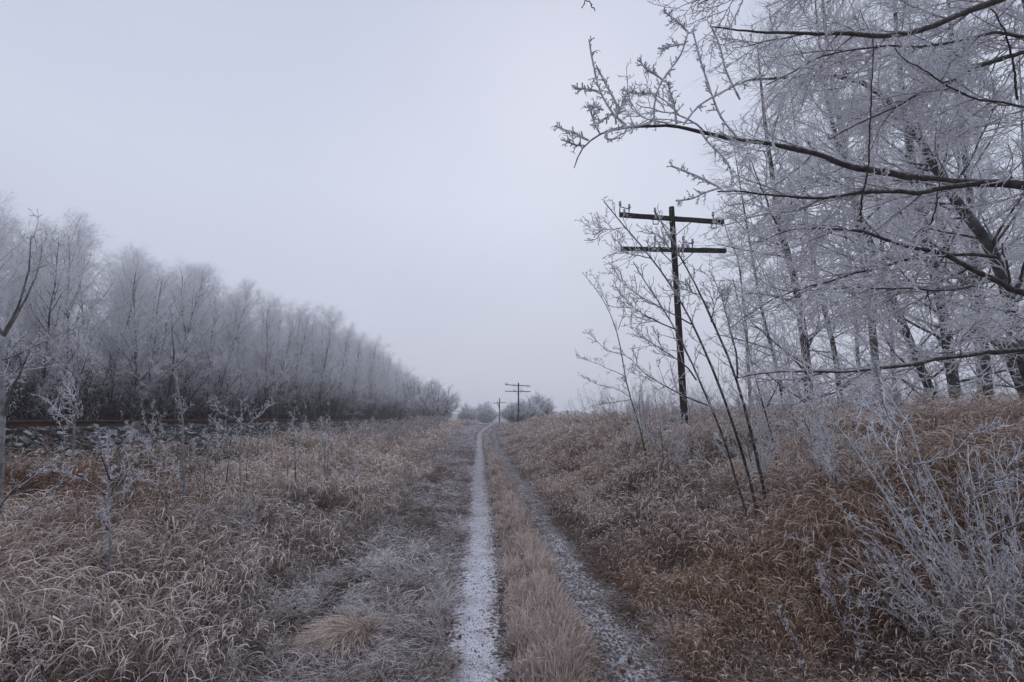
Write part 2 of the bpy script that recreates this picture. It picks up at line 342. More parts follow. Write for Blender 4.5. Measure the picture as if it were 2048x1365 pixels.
# tall arching grass, on the left verge and on the right bank
def tall(side):
    mb = MB(); ntuft = 10500 if side < 0 else 14500; per = 34
    a0, a1 = (-52, 4) if side < 0 else (-1, 58)
    x, y, r = sample(ntuft, 1.7, 75, a0, a1, .85)
    c = x - cx(y)
    if side < 0:
        pk = (c < -1.5) & (x > -7.0) ; dens = sstep(-1.3, -3.0, c)
    else:
        pk = (c > 1.38) & (x < 40); dens = sstep(1.3, 1.65, c)
    pk &= rng.random(len(x)) < .25 + .75 * dens
    pk &= vnoise(x, y, .55, 31) > (.20 if side < 0 else .06)
    if side < 0: pk &= ~((x > -3.6) & (r < 14) & (vnoise(x, y, 1.3, 36) < .40) & (rng.random(len(x)) < .88))
    x, y, r = x[pk], y[pk], r[pk]
    big = (.25 + .65 * vnoise(x, y, 1.2, 32) + .85 * vnoise(x, y, .42, 35)) * (.55 + .45 * sstep(2.2, 5, r)) * (1 - .30 * ((x < -5.0) & (y < 17))); tinb = vnoise(x, y, 2.2, 33); frb = vnoise(x, y, 1.7, 34)
    hd = wind(x, y); n = len(x)
    k = np.repeat(np.arange(n), per); rad = (.035 + .02 * rng.random(n))[k] * (1 + r[k] * .07)
    ox, oy = rng.normal(size=(2, n * per)) * rad
    X = x[k] + ox; Y = y[k] + oy; rr = r[k]
    heading = np.arctan2(oy, ox); heading = np.where(rng.random(len(k)) < .62, hd[k] + rng.normal(size=len(k)) * .55, heading)
    nk = len(k); culm = rng.random(nk) < .36
    L = (.58 if side < 0 else .48) * big[k] * np.where(culm, rng.uniform(.75, 1.3, nk), rng.uniform(.3, .95, nk))
    cc = np.abs(X - .45 - cx(Y)); L *= .5 + .5 * sstep(1.3, 2.6, cc)
    w = (.00055 + .00020 * rr) * rng.uniform(.6, 1.5, nk)
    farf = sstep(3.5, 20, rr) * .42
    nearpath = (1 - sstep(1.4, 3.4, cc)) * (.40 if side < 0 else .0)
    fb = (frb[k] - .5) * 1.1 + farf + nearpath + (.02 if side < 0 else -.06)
    # grass far up the right bank and by the railway stays brown
    fb -= .20 * sstep(4.2, 6.0, np.abs(X)) * (1 - sstep(18, 30, Y))
    ti = np.clip(.40 + (tinb[k] - .5) * 1.0 + rng.normal(size=nk) * .22 + (.22 * (1 - sstep(1.4, 2.6, cc)) if side > 0 else -.03), 0, 1)
    c_ = culm
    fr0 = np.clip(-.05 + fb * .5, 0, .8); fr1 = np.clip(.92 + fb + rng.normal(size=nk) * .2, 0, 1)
    blades(mb, X[c_], Y[c_], L[c_], heading[c_], rng.uniform(62, 96, c_.sum()), rng.uniform(-200, -40, c_.sum()), w[c_], fr0[c_], fr1[c_], ti[c_], 10, .9, ce=3.0, hn=.25)
    c_ = ~culm; q = c_.sum(); hh = np.where(rng.random(q) < .5, heading[c_], rng.uniform(0, 6.28, q))
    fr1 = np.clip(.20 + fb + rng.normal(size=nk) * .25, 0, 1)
    blades(mb, X[c_], Y[c_], L[c_], hh, rng.uniform(25, 90, q), rng.uniform(-110, 40, q), w[c_], fr0[c_], fr1[c_], np.clip(ti[c_] - .1, 0, 1), 6, .2, hn=.25)
    return mb
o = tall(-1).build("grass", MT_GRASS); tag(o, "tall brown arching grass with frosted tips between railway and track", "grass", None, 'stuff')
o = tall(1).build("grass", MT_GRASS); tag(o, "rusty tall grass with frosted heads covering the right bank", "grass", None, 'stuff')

# matted frosted grass left of the rut, and thin fringes along both ruts
mb = MB()
def matted(mb, n, xa, xb, Lm, lift, fr, r1=60, a0=-50, a1=30, r0=1.6):
    x, y, r = sample(n, r0, r1, a0, a1, .9); c = x - cx(y)
    ok = (c > xa) & (c < xb) & (vnoise(x, y, .5, 41) > .2); x, y, r = x[ok], y[ok], r[ok]; n = len(x)
    hd = (vnoise(x, y, .7, 42) * 2 + vnoise(x, y, .25, 43) * 2) * np.pi * 1.4 + rng.normal(size=n) * .5
    L = Lm * rng.uniform(.4, 1.3, n)
    fb = (vnoise(x, y, .8, 44) - .5) * .7 + (vnoise(x, y, .22, 45) - .5) * .6
    blades(mb, x, y, L, hd, rng.uniform(5, lift, n), rng.uniform(-30, 0, n), (.0008 + .00026 * r) * rng.uniform(.6, 1.5, n), np.clip(fr + fb - .15, 0, 1), np.clip(fr + fb + .25 + rng.normal(size=n) * .15, 0, 1), rng.random(n), 5, .4, hn=.4)
matted(mb, 300000, -3.6, -.20, .26, 62, .36)
matted(mb, 40000, 1.18, 1.8, .17, 45, .36, 50, -1, 44)
matted(mb, 40000, -.9, -.17, .14, 40, .55, 50, -30, 2)
matted(mb, 60000, .17, 1.5, .13, 35, .34, 60, -12, 40)
matted(mb, 5000, -.24, .24, .07, 18, .15, 14, -15, 30)
matted(mb, 30000, -.28, .28, .13, 30, .6, 75, -4, 8, 7.5)
matted(mb, 9000, -.30, -.10, .12, 30, .45, 9, -14, 4)
matted(mb, 9000, .10, .34, .12, 30, .45, 9, -4, 14)
matted(mb, 40000, .8, 1.4, .2, 45, .25, 75, -4, 12, 7.5)
matted(mb, 110000, 1.22, 4, .22, 50, .0, 30, -1, 56)
matted(mb, 60000, -7, -3.2, .28, 50, -.05, 30, -52, -5)
tag(mb.build("grass", MT_MAT), "matted flattened grass white with frost beside the wheel ruts", "grass", None, 'stuff')

# upright pale grass down the middle strip
mb = MB(); x, y, r = sample(26000, 1.6, 60, -12, 42, .9); c = x - cx(y)
lo = .26 + .05 * vnoise(y, y * 0, .4, 51); hi = .80 + .06 * vnoise(y, y * 0, .5, 52)
k_ = (c > lo) & (c < hi); x, y, r = x[k_], y[k_], r[k_]
k = np.repeat(np.arange(len(x)), 20); n = len(k); X = x[k] + rng.normal(size=n) * .022; Y = y[k] + rng.normal(size=n) * .03
cc = X - cx(Y); prof = np.clip(1 - np.abs(cc - .58) / .42, .15, 1); hh = .06 + .14 * vnoise(X, Y, .8, 53) + .15 * vnoise(X, Y, .25, 57)
L = hh * (1.2 - .4 * sstep(3, 8, r[k])) * (.4 + prof) * rng.uniform(.5, 1.2, n)
fb = (vnoise(X, Y, .9, 54) - .5) * .5 + (vnoise(X, Y, .2, 56) - .5) * .4 + .12 + .2 * sstep(6, 25, r[k])
blades(mb, X, Y, L, rng.uniform(0, 6.28, n), rng.uniform(66, 94, n), np.where(rng.random(n) < .4, rng.uniform(-140, 0, n), rng.uniform(20, 80, n)), .0007 + .00024 * r[k], np.clip(.0 + fb, 0, 1), np.clip(.75 + fb, 0, 1), np.clip(vnoise(X, Y, .7, 55) + rng.normal(size=n) * .2, 0, 1), 8, .9, ce=2.6, hn=.2)
tag(mb.build("grass", MT_STRIP), "short upright straw grass on the strip between the two ruts", "grass", None, 'stuff')

# frosted weeds: fine bushy stalks left of the track, on the crest and on the bank
def weed_proto(h, n1=9, n2=5, n3=4):
    P = np.zeros((1, 6, 3)); P[0, :, 2] = np.linspace(0, h, 6); P[0, :, 0] = np.cumsum(rng.normal(size=6)) * .015 * h
    Rr = np.linspace(.004, .002, 6)[None]
    a, ra = grow(P, Rr, n1, .35, 1, h * .42, 42, 4, trop=.12, r0=.0026)
    b_, rb = grow(a, ra, n2, .2, 1, h * .16, 45, 3, trop=.05, r0=.0018)
    c, rc = grow(b_, rb, n3, .3, 1, h * .06, 50, 2, r0=.0022, tip=.7)
    return [(P, Rr, .35), (a, ra, .5), (b_, rb, .7), (c, rc, .85)]
protos = [weed_proto(.55) for _ in range(4)]
def place_weeds(mb, xs, ys, sc, wid, fradd=0.0):
    for q, pr in enumerate(protos):
        sel = np.arange(len(xs)) % 4 == q; x, y, s, w = xs[sel], ys[sel], sc[sel], wid[sel]; n = len(x)
        if n == 0: continue
        a = rng.uniform(0, 6.28, n); ca, sa = np.cos(a), np.sin(a); z = H(x, y)
        lx, ly = rng.normal(size=(2, n)) * .25
        for P, Rr, fr in pr:
            Q = P[None] * s[:, None, None, None]
            qx = Q[..., 0] * ca[:, None, None] - Q[..., 1] * sa[:, None, None]; qy = Q[..., 0] * sa[:, None, None] + Q[..., 1] * ca[:, None, None]
            qz = Q[..., 2]
            G = np.stack([qx + lx[:, None, None] * qz + x[:, None, None], qy + ly[:, None, None] * qz + y[:, None, None], qz + z[:, None, None]], -1)
            m_ = G.shape[1]; RR = np.maximum(Rr[None] * s[:, None, None], w[:, None, None])
            mb.tubes(G.reshape(n * m_, G.shape[2], 3), np.broadcast_to(RR, (n, m_, Rr.shape[1])).reshape(n * m_, -1), 3, fr + fradd)
mb = MB()
x, y, r = sample(340, 3.6, 60, -42, 3, .7); c = x - cx(y); ok = (c > -4.2) & (c < -1.2) & (vnoise(x, y, 1.1, 61) > .5) & ~((x < -3) & (y < 10)); x, y, r = x[ok], y[ok], r[ok]
place_weeds(mb, x, y, rng.uniform(.5, 1.0, len(x)) * (.6 + .4 * sstep(1.2, 2.6, -(x - cx(y)))), (.0009 + .00018 * r), -.3)
zz, pp = hit(455, 1090); th = rng.uniform(0, 6.28, 26); q = rng.random(26) ** .5 * .33
place_weeds(mb, pp[0] + q * np.cos(th), pp[1] + q * np.sin(th), rng.uniform(.5, .9, 26), np.full(26, .0014), -.25)
x, y, r = sample(420, 7, 60, 6, 50, .7); c = x - cx(y); ok = (c > 2.6) & (x < 14) & (vnoise(x, y, 1.3, 62) > .45); x, y, r = x[ok], y[ok], r[ok]
place_weeds(mb, x, y, rng.uniform(.7, 1.3, len(x)), .001 + .00020 * r, -.25)
x, y = rng.uniform(-6.9, -3.6, 260), rng.uniform(19, 60, 260)
place_weeds(mb, x, y, rng.uniform(.9, 1.7, 260), .001 + .0002 * y, -.3)
tag(mb.build("undergrowth", MT_WEED), "bushy weed stalks thick with frost among the verge grass", "weeds", None, 'stuff')

# low, bent tussocks
def tussock(px, py, rad, L, label, fr, dark=0, n=2600, hd0=3.3):
    z, p = hit(px, py); mb = MB(); a = rng.uniform(0, 6.28, n); q = rng.random(n) ** .6 * rad
    x = p[0] + q * np.cos(a); y = p[1] + q * np.sin(a)
    hd = np.where(rng.random(n) < .8, hd0 + rng.normal(size=n) * .6, a); rad0 = rad; q = q * (1 + .35 * np.sin(a * 3 + px)); z0 = H(x, y) + .34 * rad * np.clip(1 - q / rad, 0, 1)
    blades(mb, x, y, L * rng.uniform(.6, 1.2, n), hd, rng.uniform(5, 50, n), rng.uniform(-70, -10, n), .0007 + .00022 * np.full(n, z), np.full(n, fr * .3), np.clip(fr + rng.normal(size=n) * .2, 0, 1), np.clip(rng.normal(size=n) * .2 + (.75 - dark), 0, 1), 7, .3, z0, hn=.25)
    o = mb.build("grass_tussock", MT_GRASS); tag(o, label, "tussock", "tussocks beside the track")
tussock(700, 1290 , .19, .32, "pale bent-over grass tussock, the nearest mound left of the snowy rut", .85)
tussock(845, 965, .26, .36, "dark brown grass hump beside the track, the one nearest the rut", .22, .5, hd0=5.8)
tussock(700, 1010, .25, .34, "low russet grass hump in the frosted verge left of the dark hump", .35, .35, hd0=5.5)
tussock(1680, 1040, .22, .5, "tan plume-like tussock on the right bank beside the leaning stems", .55, .1, hd0=.2)

# fallen leaves
mb = MB(); n = 900; x, y, r = sample(n, 2.2, 14, -40, 50); ok = np.abs(x - .0) > .1; x, y = x[ok], y[ok]; n = len(x)
a = rng.uniform(0, 6.28, n); s_ = rng.uniform(.012, .026, n); u = np.stack([np.cos(a), np.sin(a), rng.normal(size=n) * .4], 1); v = np.stack([-np.sin(a), np.cos(a), rng.normal(size=n) * .4], 1)
c = np.stack([x, y, H(x, y) + .04], 1); V = np.stack([c - u * s_[:, None], c + v * s_[:, None] * .7, c + u * s_[:, None] * 1.2, c - v * s_[:, None] * .7], 1).reshape(-1, 3)
mb.add(V, np.arange(n * 4).reshape(n, 4)); tag(mb.build("leaves", MT_LEAF), "curled rust-brown leaves fallen in the verge grass", "leaves", None, 'stuff')

# ------------------------------------------------------------------ railway
rw = thing("railway_track", (-9.4, 20, 1.47), "rusty railway track on its ballast bed in front of the dense wood", "railway")
y0, y1 = -26, 120
prof = [(-.068, 0), (.068, 0), (.068, .012), (.012, .03), (.010, .125), (.036, .14), (.036, .172), (.028, .18), (-.028, .18), (-.036, .172), (-.036, .14), (-.010, .125), (-.012, .03), (-.068, .012)]
for xo in (.72, -.72):
    mb = MB(); ys = np.linspace(y0, y1, 40); n = len(prof)
    V = np.array([[xo + a, yy, b + .02] for yy in ys for a, b in prof]); i = np.arange(39)[:, None] * n; j = np.arange(n)[None]; j2 = (j + 1) % n
    mb.add(V, np.stack([i + j, i + j2, i + n + j2, i + n + j], -1).reshape(-1, 4)); mb.build("rail", MT_RAIL, rw, False)
mb = MB(); mb.box((0, 0, 0), (2.5, .22, .16)); s0 = mb.build("sleeper", MT_SLEEPER, rw, False); s0.location = (0, -16, -.055)
for k in range(1, 80):
    c = s0.copy(); link(c); c.parent = rw; c.location = (random.uniform(-.04, .04), -16 + k * .58, -.055 + random.uniform(-.01, .01))
# ballast
n = 60000; yb = rng.uniform(0, 1, n) ** 1.5 * 52 - 2; xb = rng.uniform(-11.6, -6.3, n)
sz = rng.lognormal(-3.2, .35, n) * np.where(xb > -8.0, 1.15, .85) * (1 + yb * .006)
keep = (rng.random(n) < np.where(xb > -8.2, .5, 1)) & (np.abs(np.abs(xb + 9.4) - .72) > .09); keep &= ~((xb > -6.8) & (rng.random(n) < .6)); xb, yb, sz = xb[keep], yb[keep], sz[keep]; n = len(xb)
dirs = unit(np.array([[x, y, z] for x in (-1, 1) for y in (-1, 1) for z in (-1, 1)], float)) * 1.1
V = dirs[None] * rng.uniform(.6, 1.2, (n, 8, 1)) * np.stack([sz * rng.uniform(.8, 1.4, n), sz * rng.uniform(.8, 1.4, n), sz * rng.uniform(.5, .9, n)], 1)[:, None]
qr = rng.normal(size=(n, 3, 3)) * .45 + np.eye(3)[None]; e1_ = unit(qr[:, 0]); e3_ = unit(np.cross(e1_, qr[:, 1])); e2_ = np.cross(e3_, e1_)
V = V[..., :1] * e1_[:, None] + V[..., 1:2] * e2_[:, None] + V[..., 2:] * e3_[:, None]
a = rng.uniform(0, 6.28, n); ca, sa = np.cos(a)[:, None], np.sin(a)[:, None]
V = np.stack([V[..., 0] * ca - V[..., 1] * sa, V[..., 0] * sa + V[..., 1] * ca, V[..., 2]], -1) + np.stack([xb, yb, H(xb, yb) + sz * rng.uniform(.1, .9, n)], 1)[:, None]
fb = np.array([[0, 1, 3, 2], [4, 6, 7, 5], [0, 4, 5, 1], [2, 3, 7, 6], [0, 2, 6, 4], [1, 5, 7, 3]])
mb = MB(); mb.add(V.reshape(-1, 3), (np.arange(n)[:, None, None] * 8 + fb[None]).reshape(-1, 4), np.repeat(rng.uniform(-.2, .2, n), 8))
tag(mb.build("ballast", MT_STONE, smooth=False), "grey ballast stones dusted with frost below the rail", "ballast", None, 'stuff')

# ------------------------------------------------------------------ telegraph poles
def lathe(mb, c, prof, n=10, fr=0.0):
    a = np.arange(n) * 2 * np.pi / n; V = np.array([[c[0] + r * math.cos(t), c[1] + r * math.sin(t), c[2] + z] for r, z in prof for t in a])
    i = np.arange(len(prof) - 1)[:, None] * n; j = np.arange(n)[None]; j2 = (j + 1) % n
    mb.add(V, np.stack([i + j, i + j2, i + n + j2, i + n + j], -1).reshape(-1, 4), fr)
INS = [(.001, .0), (.030, .0), (.036, .015), (.030, .045), (.022, .055), (.030, .075), (.024, .10), (.001, .108)]
def telegraph_pole(h, arm, z1, z2, label, r0=.082, tilt=.075):
    t_ = thing("telegraph_pole", (0, 0, 0), label, "telegraph pole", "telegraph poles along the track")
    mb = MB(); n, K = 14, 26; a = np.arange(n) * 2 * np.pi / n; zz = np.linspace(-.4, h, K)
    V = []
    for k, z in enumerate(zz):
        r = (r0 - (r0 - .066) * max(z, 0) / h) * (1 + rng.normal(size=n) * .02); V += [[r[i] * math.cos(a[i]), r[i] * math.sin(a[i]), z] for i in range(n)]
    V += [[0, 0, h + .01]] * n
    i = np.arange(K)[:, None] * n; j = np.arange(n)[None]; j2 = (j + 1) % n
    mb.add(np.array(V), np.stack([i + j, i + j2, i + n + j2, i + n + j], -1).reshape(-1, 4)); mb.build("pole", MT_POLE, t_)
    for zc, tl, spots in ((z1, tilt, ((-.92, 1), (-.33, 2), (.78, 2))), (z2, .02, ((-.28, 1), (.26, 1)))):
        rot = Matrix.Rotation(tl, 3, 'Y'); mb = MB(); ns = 12
        for k in range(ns):   # weathered arm as butted lengths with a slightly uneven edge
            pass
        xs = np.linspace(-arm / 2, arm / 2, 16); V = []
        for x in xs:
            q = rng.normal(size=4) * .0025
            V += [[x, -.042, -.048 + q[0]], [x, .042, -.048 + q[1]], [x, .042, .048 + q[2]], [x, -.042, .048 + q[3]]]
        V = np.array(V) @ np.array(rot).T + [-.07, -.15, zc]; i = np.arange(15)[:, None] * 4; j = np.arange(4)[None]; j2 = (j + 1) % 4
        Fq = np.stack([i + j, i + j2, i + 4 + j2, i + 4 + j], -1).reshape(-1, 4)
        mb.add(V, np.concatenate([Fq, [[3, 2, 1, 0], [60, 61, 62, 63]]])); ar = mb.build("crossarm", MT_ARM, t_, False)
        mb = MB(); bar(mb, (0, -.115, zc), (0, -.23, zc), .014, 0, 6); mb.build("bolt", MT_IRON, ar)
        for sg in (-1, 1):
            mb = MB(); bar(mb, (sg * .42, -.20, zc - .04 - sg * .42 * tl), (0, -.13, zc - .42), .012, 0, 4); mb.build("brace", MT_IRON, t_)
        for fx, kind in spots:
            x = fx * arm / 2 - .07; zb = zc - x * tl + .055; br = MB(); s = .10 * 1.0
            if kind == 1:
                bar(br, (x - s, -.15, zb - .06), (x - s * .75, -.15, zb + .20), .013, 0, 5); bar(br, (x + s * 1.2, -.15, zb - .06), (x + s * 1.45, -.15, zb + .12), .013, 0, 5)
                bar(br, (x - s * .75, -.15, zb + .16), (x + s * 1.4, -.15, zb + .09), .012, 0, 5)
                ips = ((x - s * .75, zb + .19), (x + s * 1.45, zb + .12), (x + .02, zb - .01))
            else:
                bar(br, (x, -.22, zb - .06), (x, -.22, zb + .10), .014, 0, 5)
                bar(br, (x - .06, -.22, zb - .10), (x - .06, -.22, zb - .26), .010, 0, 5); bar(br, (x + .06, -.22, zb - .10), (x + .06, -.22, zb - .26), .010, 0, 5)
                bar(br, (x - .07, -.22, zb - .26), (x + .07, -.22, zb - .26), .012, 0, 5); bar(br, (x - .10, -.22, zb - .11), (x + .08, -.22, zb - .09), .014, 0, 5)
                ips = ((x, zb + .05), (x + .005, zb - .13))
            b_ = br.build("insulator_bracket", MT_IRON, ar, False)
            for ix, iz in ips:
                m_ = MB(); lathe(m_, (ix, -.15 if kind == 1 else -.22, iz), INS); m_.build("insulator", MT_GLASS, ar)
    mb = MB()
    for a_, b_, sag in (((.15, -.16, z1 - .08), (.95, -.1, z2 - .25), .35), ((.6, -.16, z1 - .08), (.2, -.1, z2 + .02), .0), ((.15, -.16, z2 - .1), (.35, -.1, z2 - 1.9), -.12), ((.8, -.1, z2 - .1), (.5, -.1, z2 - 1.2), .1)):
        s = np.linspace(0, 1, 9)[:, None]; P = np.array(a_) * (1 - s) + np.array(b_) * s; P[:, 2] -= sag * np.sin(np.pi * s[:, 0]); P[:, 0] += .05 * np.sin(6 * s[:, 0])
        mb.tubes(P[None], np.full((1, 9), .0025), 4)
    mb.build("loose_wire", MT_IRON, t_)
    return t_
def pole_at(px, z, base_z=None):
    p = ground_at(px, z); return Vector((p[0], p[1], p[2]))
p1 = pole_at(1369, 11); top1 = up_at(1345, 415, p1); h1 = top1 - p1.z
y1_ = up_at(1345, 443, p1) - p1.z; y2_ = up_at(1345, 505, p1) - p1.z
tp = telegraph_pole(h1, 2.50, y1_, y2_, "tall dark telegraph pole with two crossarms rising behind the leaning frosted saplings")
tp.location = p1; tp.rotation_euler = (0, R(-.3), R(-3))
p2 = pole_at(1037, 46); tb = copy_tree(tp); tb.location = p2; tb['label'] = "small two-armed telegraph pole by the round bush, down the track"
hh2 = up_at(1037, 766, p2) - p2.z; tb.scale = (.98, .98, hh2 / h1); tb.rotation_euler = (0, 0, R(-2))
p3 = pole_at(999, 86); t3 = thing("telegraph_pole", p3, "farthest telegraph pole, thin with one crossarm, left of the round bush", "telegraph pole", "telegraph poles along the track")
h3 = up_at(999, 797, p3) - p3.z
mb = MB(); bar(mb, (0, 0, -.3), (0, 0, h3), .13, 0, 8, .10); mb.build("pole", MT_POLE, t3)
mb = MB(); bar(mb, (-1.15, -.15, h3 - .88), (1.1, -.15, h3 - .75), .07, 0, 4); mb.build("crossarm", MT_ARM, t3, False)
mb = MB(); bar(mb, (-.42, -.2, h3 - .6), (0, -.2, h3 - 2.0), .08, 0, 6); mb.build("brace", MT_POLE, t3)

# ------------------------------------------------------------------ the wood beyond the railway
def wood_tree(h, dens=1.0, tw=1.0, lean=.08, low=.22):
    """returns trunk MB and crown MB of one slim frosted aspen standing at the origin"""
    K = 10; zz = np.linspace(-.3, h, K); P = np.zeros((1, K, 3)); P[0, :, 2] = zz
    P[0, :, 0] = np.cumsum(rng.normal(size=K)) * .05 + zz * lean * rng.normal(); P[0, :, 1] = np.cumsum(rng.normal(size=K)) * .05 + zz * lean * rng.normal()
    Rr = np.interp(np.linspace(0, 1, K), [0, .1, 1], [.075, .06, .012])[None]
    tr = MB(); tr.tubes(P, Rr, 7, .08)
    cr = MB()
    a, ra = grow(P, Rr, int(34 * dens), low, .99, h * .34, 36, 6, rs=.55, trop=.08, gn=.15, taper_len=.55)
    tr.tubes(a, ra, 4, .25)
    b_, rb = grow(a, ra, 9, .15, 1, h * .115, 48, 4, trop=.03, gn=.28, r0=.010 * tw, taper_len=.5)
    c, rc = grow(b_, rb, 8, .08, 1, h * .050, 55, 3, trop=.01, gn=.34, r0=.0118 * tw, taper_len=.3, tip=.6)
    d, rd = grow(c, rc, 3, .2, 1, h * .018, 55, 2, r0=.0125 * tw, taper_len=.2, tip=.7)
    hz = lambda Q: np.clip(.15 + .85 * sstep(.18, .66, Q[:, 0, 2] / h), 0, 1) - .12 * (Q[:, 0, 2] < .25 * h)
    cr.tubes(b_, rb, 3, .7 * hz(b_)); cr.tubes(c, rc, 3, 1.0 * hz(c)); cr.tubes(d, rd, 3, 1.15 * hz(d))
    return tr, cr
def make_proto(name, label, h, group, **kw):
    t_ = thing(name, (0, 0, 0), label, "tree", group); tr, cr = wood_tree(h, **kw)
    tr.build("trunk", MT_WOOD, t_); cr.build("crown", MT_TWIG, t_); return t_
GW = "frosted trees of the wood beyond the railway"
GENERIC = "slim frosted tree packed among its like in the dense wood beyond the railway"
pr_near = [make_proto("frosted_tree", GENERIC, 8.6, GW, tw=1.15, low=.10) for _ in range(4)]
pr_far = [make_proto("frosted_tree", GENERIC, 8.6, GW, tw=2.1, dens=.85, low=.1) for _ in range(3)]
ptop = {p_.name: float(np.percentile(np.array([v.co.z for v in p_.children[1].data.vertices]), 99.7)) for p_ in pr_near + pr_far}
def edge_x(y): return np.interp(y, [0, 16, 26, 36, 80, 110], [-15.5, -14.6, -13.3, -12.2, -12.4, -12.6])
sil = [(0, 372), (60, 425), (120, 415), (165, 405), (215, 465), (270, 485), (330, 488), (380, 522), (450, 562), (520, 580), (580, 588), (640, 610), (690, 652), (740, 674), (780, 712), (815, 745), (860, 770), (900, 790)]
used = set(); spots = []
for row, (dx, y0, y1, st) in enumerate(((0, 9, 108, 1.15), (-1.7, 8, 106, 1.5), (-3.6, 8, 104, 1.9), (-6.0, 8, 100, 2.6), (-9.5, 6, 90, 4.0))):
    y = y0
    while y < y1:
        spots.append((float(edge_x(y)) + dx + random.uniform(-.7, .7), y, row)); y += st * random.uniform(.7, 1.3) * (1 + max(0, y - 30) * .012)
specials = {"tall": "tall frosted tree with a broad pale crown at the near end of the wood", }
front_labels = [
 "frosted tree at the near end of the wood, cut off by the left photo edge",
 "tall pale-topped frosted tree, the highest crest left in the wood",
 "frosted tree on the wood's front edge just right of its highest crest",
 "slender frosted tree on the wood's front edge behind the forked bare sapling",
 "round-topped frosted tree bulging above its neighbours in the wood's front row",
 "frosted tree on the downslope right of the round-topped crown",
 "fine-twigged frosted tree midway along the front edge of the wood",
 "frosted tree with single twig spires poking above the skyline",
 "pale frosted tree where the wood's skyline starts to drop steeply",
 "thin frosted tree on the steep part of the wood's skyline",
 "hazy low frosted tree near the far end of the wood",
 "last tree of the dense wood before the lone rounded tree"]
fi = 0; front_y = np.array([10.5, 15, 17.5, 20.5, 24, 28, 33, 38, 45, 54, 66, 80])
for k, (x, y, row) in enumerate(spots):
    far = y > 30; src = random.choice(pr_far if far else pr_near)
    o = src if src.name not in used else copy_tree(src); used.add(src.name)
    o.location = (x, y, float(H(x, y)) - .05); o.rotation_euler = (0, 0, random.uniform(0, 6.28))
    # top height that the skyline of the wood reaches at this spot
    v = np.array([x, y, 0]) - np.array([0, 0, EYE]); zc = float(v @ FW); pxx = 1024 + F * float(v @ RT) / zc
    pyy = np.interp(pxx, [a for a, _ in sil], [b for _, b in sil]); topz = up_at(pxx, pyy, v)
    hh = (topz - float(H(x, y)))
    if row > 0: hh = min(hh, 10.5) * random.uniform(.80, .98)
    else: hh = hh * random.uniform(.9, 1.0)
    s = max(.35, min(1.5, hh / ptop[src.name])); w = s * random.uniform(.9, 1.1); o.scale = (w, w, s)
    o['label'] = GENERIC
    if row == 0 and fi < len(front_y) and y >= front_y[fi]: o['label'] = front_labels[fi]; fi += 1
for p_ in pr_near + pr_far:
    if p_.name not in used:
        for ch in list(p_.children): bpy.data.objects.remove(ch)
        bpy.data.objects.remove(p_)
# brush under the wood
mb = MB(); n = 3600; y = rng.uniform(0, 1, n) ** 1.3 * 98 + 6; x = edge_x(y) + 1.0 - rng.random(n) ** 1.2 * 9
P0 = np.stack([x, y, H(x, y)], 1); d = unit(np.stack([rng.normal(size=n) * .35, rng.normal(size=n) * .35, np.ones(n)], 1)); L = rng.uniform(1.2, 3.4, n)
P = P0[:, None] + d[:, None] * (np.linspace(0, 1, 5)[None, :, None] * L[:, None, None]); P[:, 1:] += np.cumsum(rng.normal(size=(n, 4, 3)) * .06, 1)
Rr = np.linspace(1, .4, 5)[None] * (.010 + .0003 * y)[:, None]; mb.tubes(P, Rr, 3, -.35)
b_, rb = grow(P, Rr, 6, .15, 1, .8, 40, 3, r0=.010, trop=.1); mb.tubes(b_, rb, 3, -.25)
c, rc = grow(b_, rb, 4, .2, 1, .28, 45, 2, r0=.010, tip=.6); mb.tubes(c, rc, 3, -.12)
tag(mb.build("undergrowth", MT_BRUSH), "dark tangled brush between the trunks at the foot of the wood", "brush", None, 'stuff')

# lone rounded trees and bushes down the track
def round_bush(name, label, cat, px, z, wpx, toppx, n=90, fr=.3, tw=.0010, group="frosted bushes far down the track", stemk=.5):
    p = ground_at(px, z); h = up_at(px, toppx, p) - p[2]; wd = wpx / F * z / 2
    t_ = thing(name, p, label, cat, group); st = MB(); cr = MB()
    th = rng.uniform(0, 6.28, n); ph = rng.random(n) ** .6
    dx = np.cos(th) * ph * wd * .95; dy = np.sin(th) * ph * wd * .95; top = h * np.sqrt(np.clip(1 - (ph * .88) ** 2, .05, 1)) * rng.uniform(.55, .98, n) * (.80 + .22 * np.sin(th * 2 + px) ** 2)
    P = np.stack([np.stack([dx * s ** .8, dy * s ** .8, top * s ** 1.1], 1) for s in np.linspace(0, 1, 5)], 1); P[:, 1:] += rng.normal(size=(n, 4, 3)) * .03 * h
    Rr = np.linspace(1, .35, 5)[None] * (.0009 * z * np.ones(n))[:, None]; st.tubes(P, Rr, 3, .0)
    k = h / 3.0
    b_, rb = grow(P, Rr, 9, .2, 1, .75 * k, 38, 4, r0=tw * z * .8, trop=.05); c, rc = grow(b_, rb, 6, .2, 1, .32 * k, 42, 3, r0=tw * z * .7, tip=.6); d, rd = grow(c, rc, 3, .3, 1, .14 * k, 45, 2, r0=tw * z * .7, tip=.7)
    f_ = lambda Q: .15 + .8 * sstep(.1, .6, Q[:, 0, 2] / h)
    st.tubes(b_, rb, 3, .3 * f_(b_)); cr.tubes(c, rc, 3, .75 * f_(c) + fr); cr.tubes(d, rd, 3, .95 * f_(d) + fr)
    st.build("stems", MT_WOOD, t_); cr.build("crown", MT_TWIG, t_)
round_bush("frosted_tree", "lone rounded frosted tree ending the wood beside the track", "tree", 866, 66, 112, 755, 150, .15)
round_bush("frosted_tree", "hazy frosted tree bridging the wood's far end and the lone rounded tree", "tree", 826, 72, 100, 744, 150, .25)
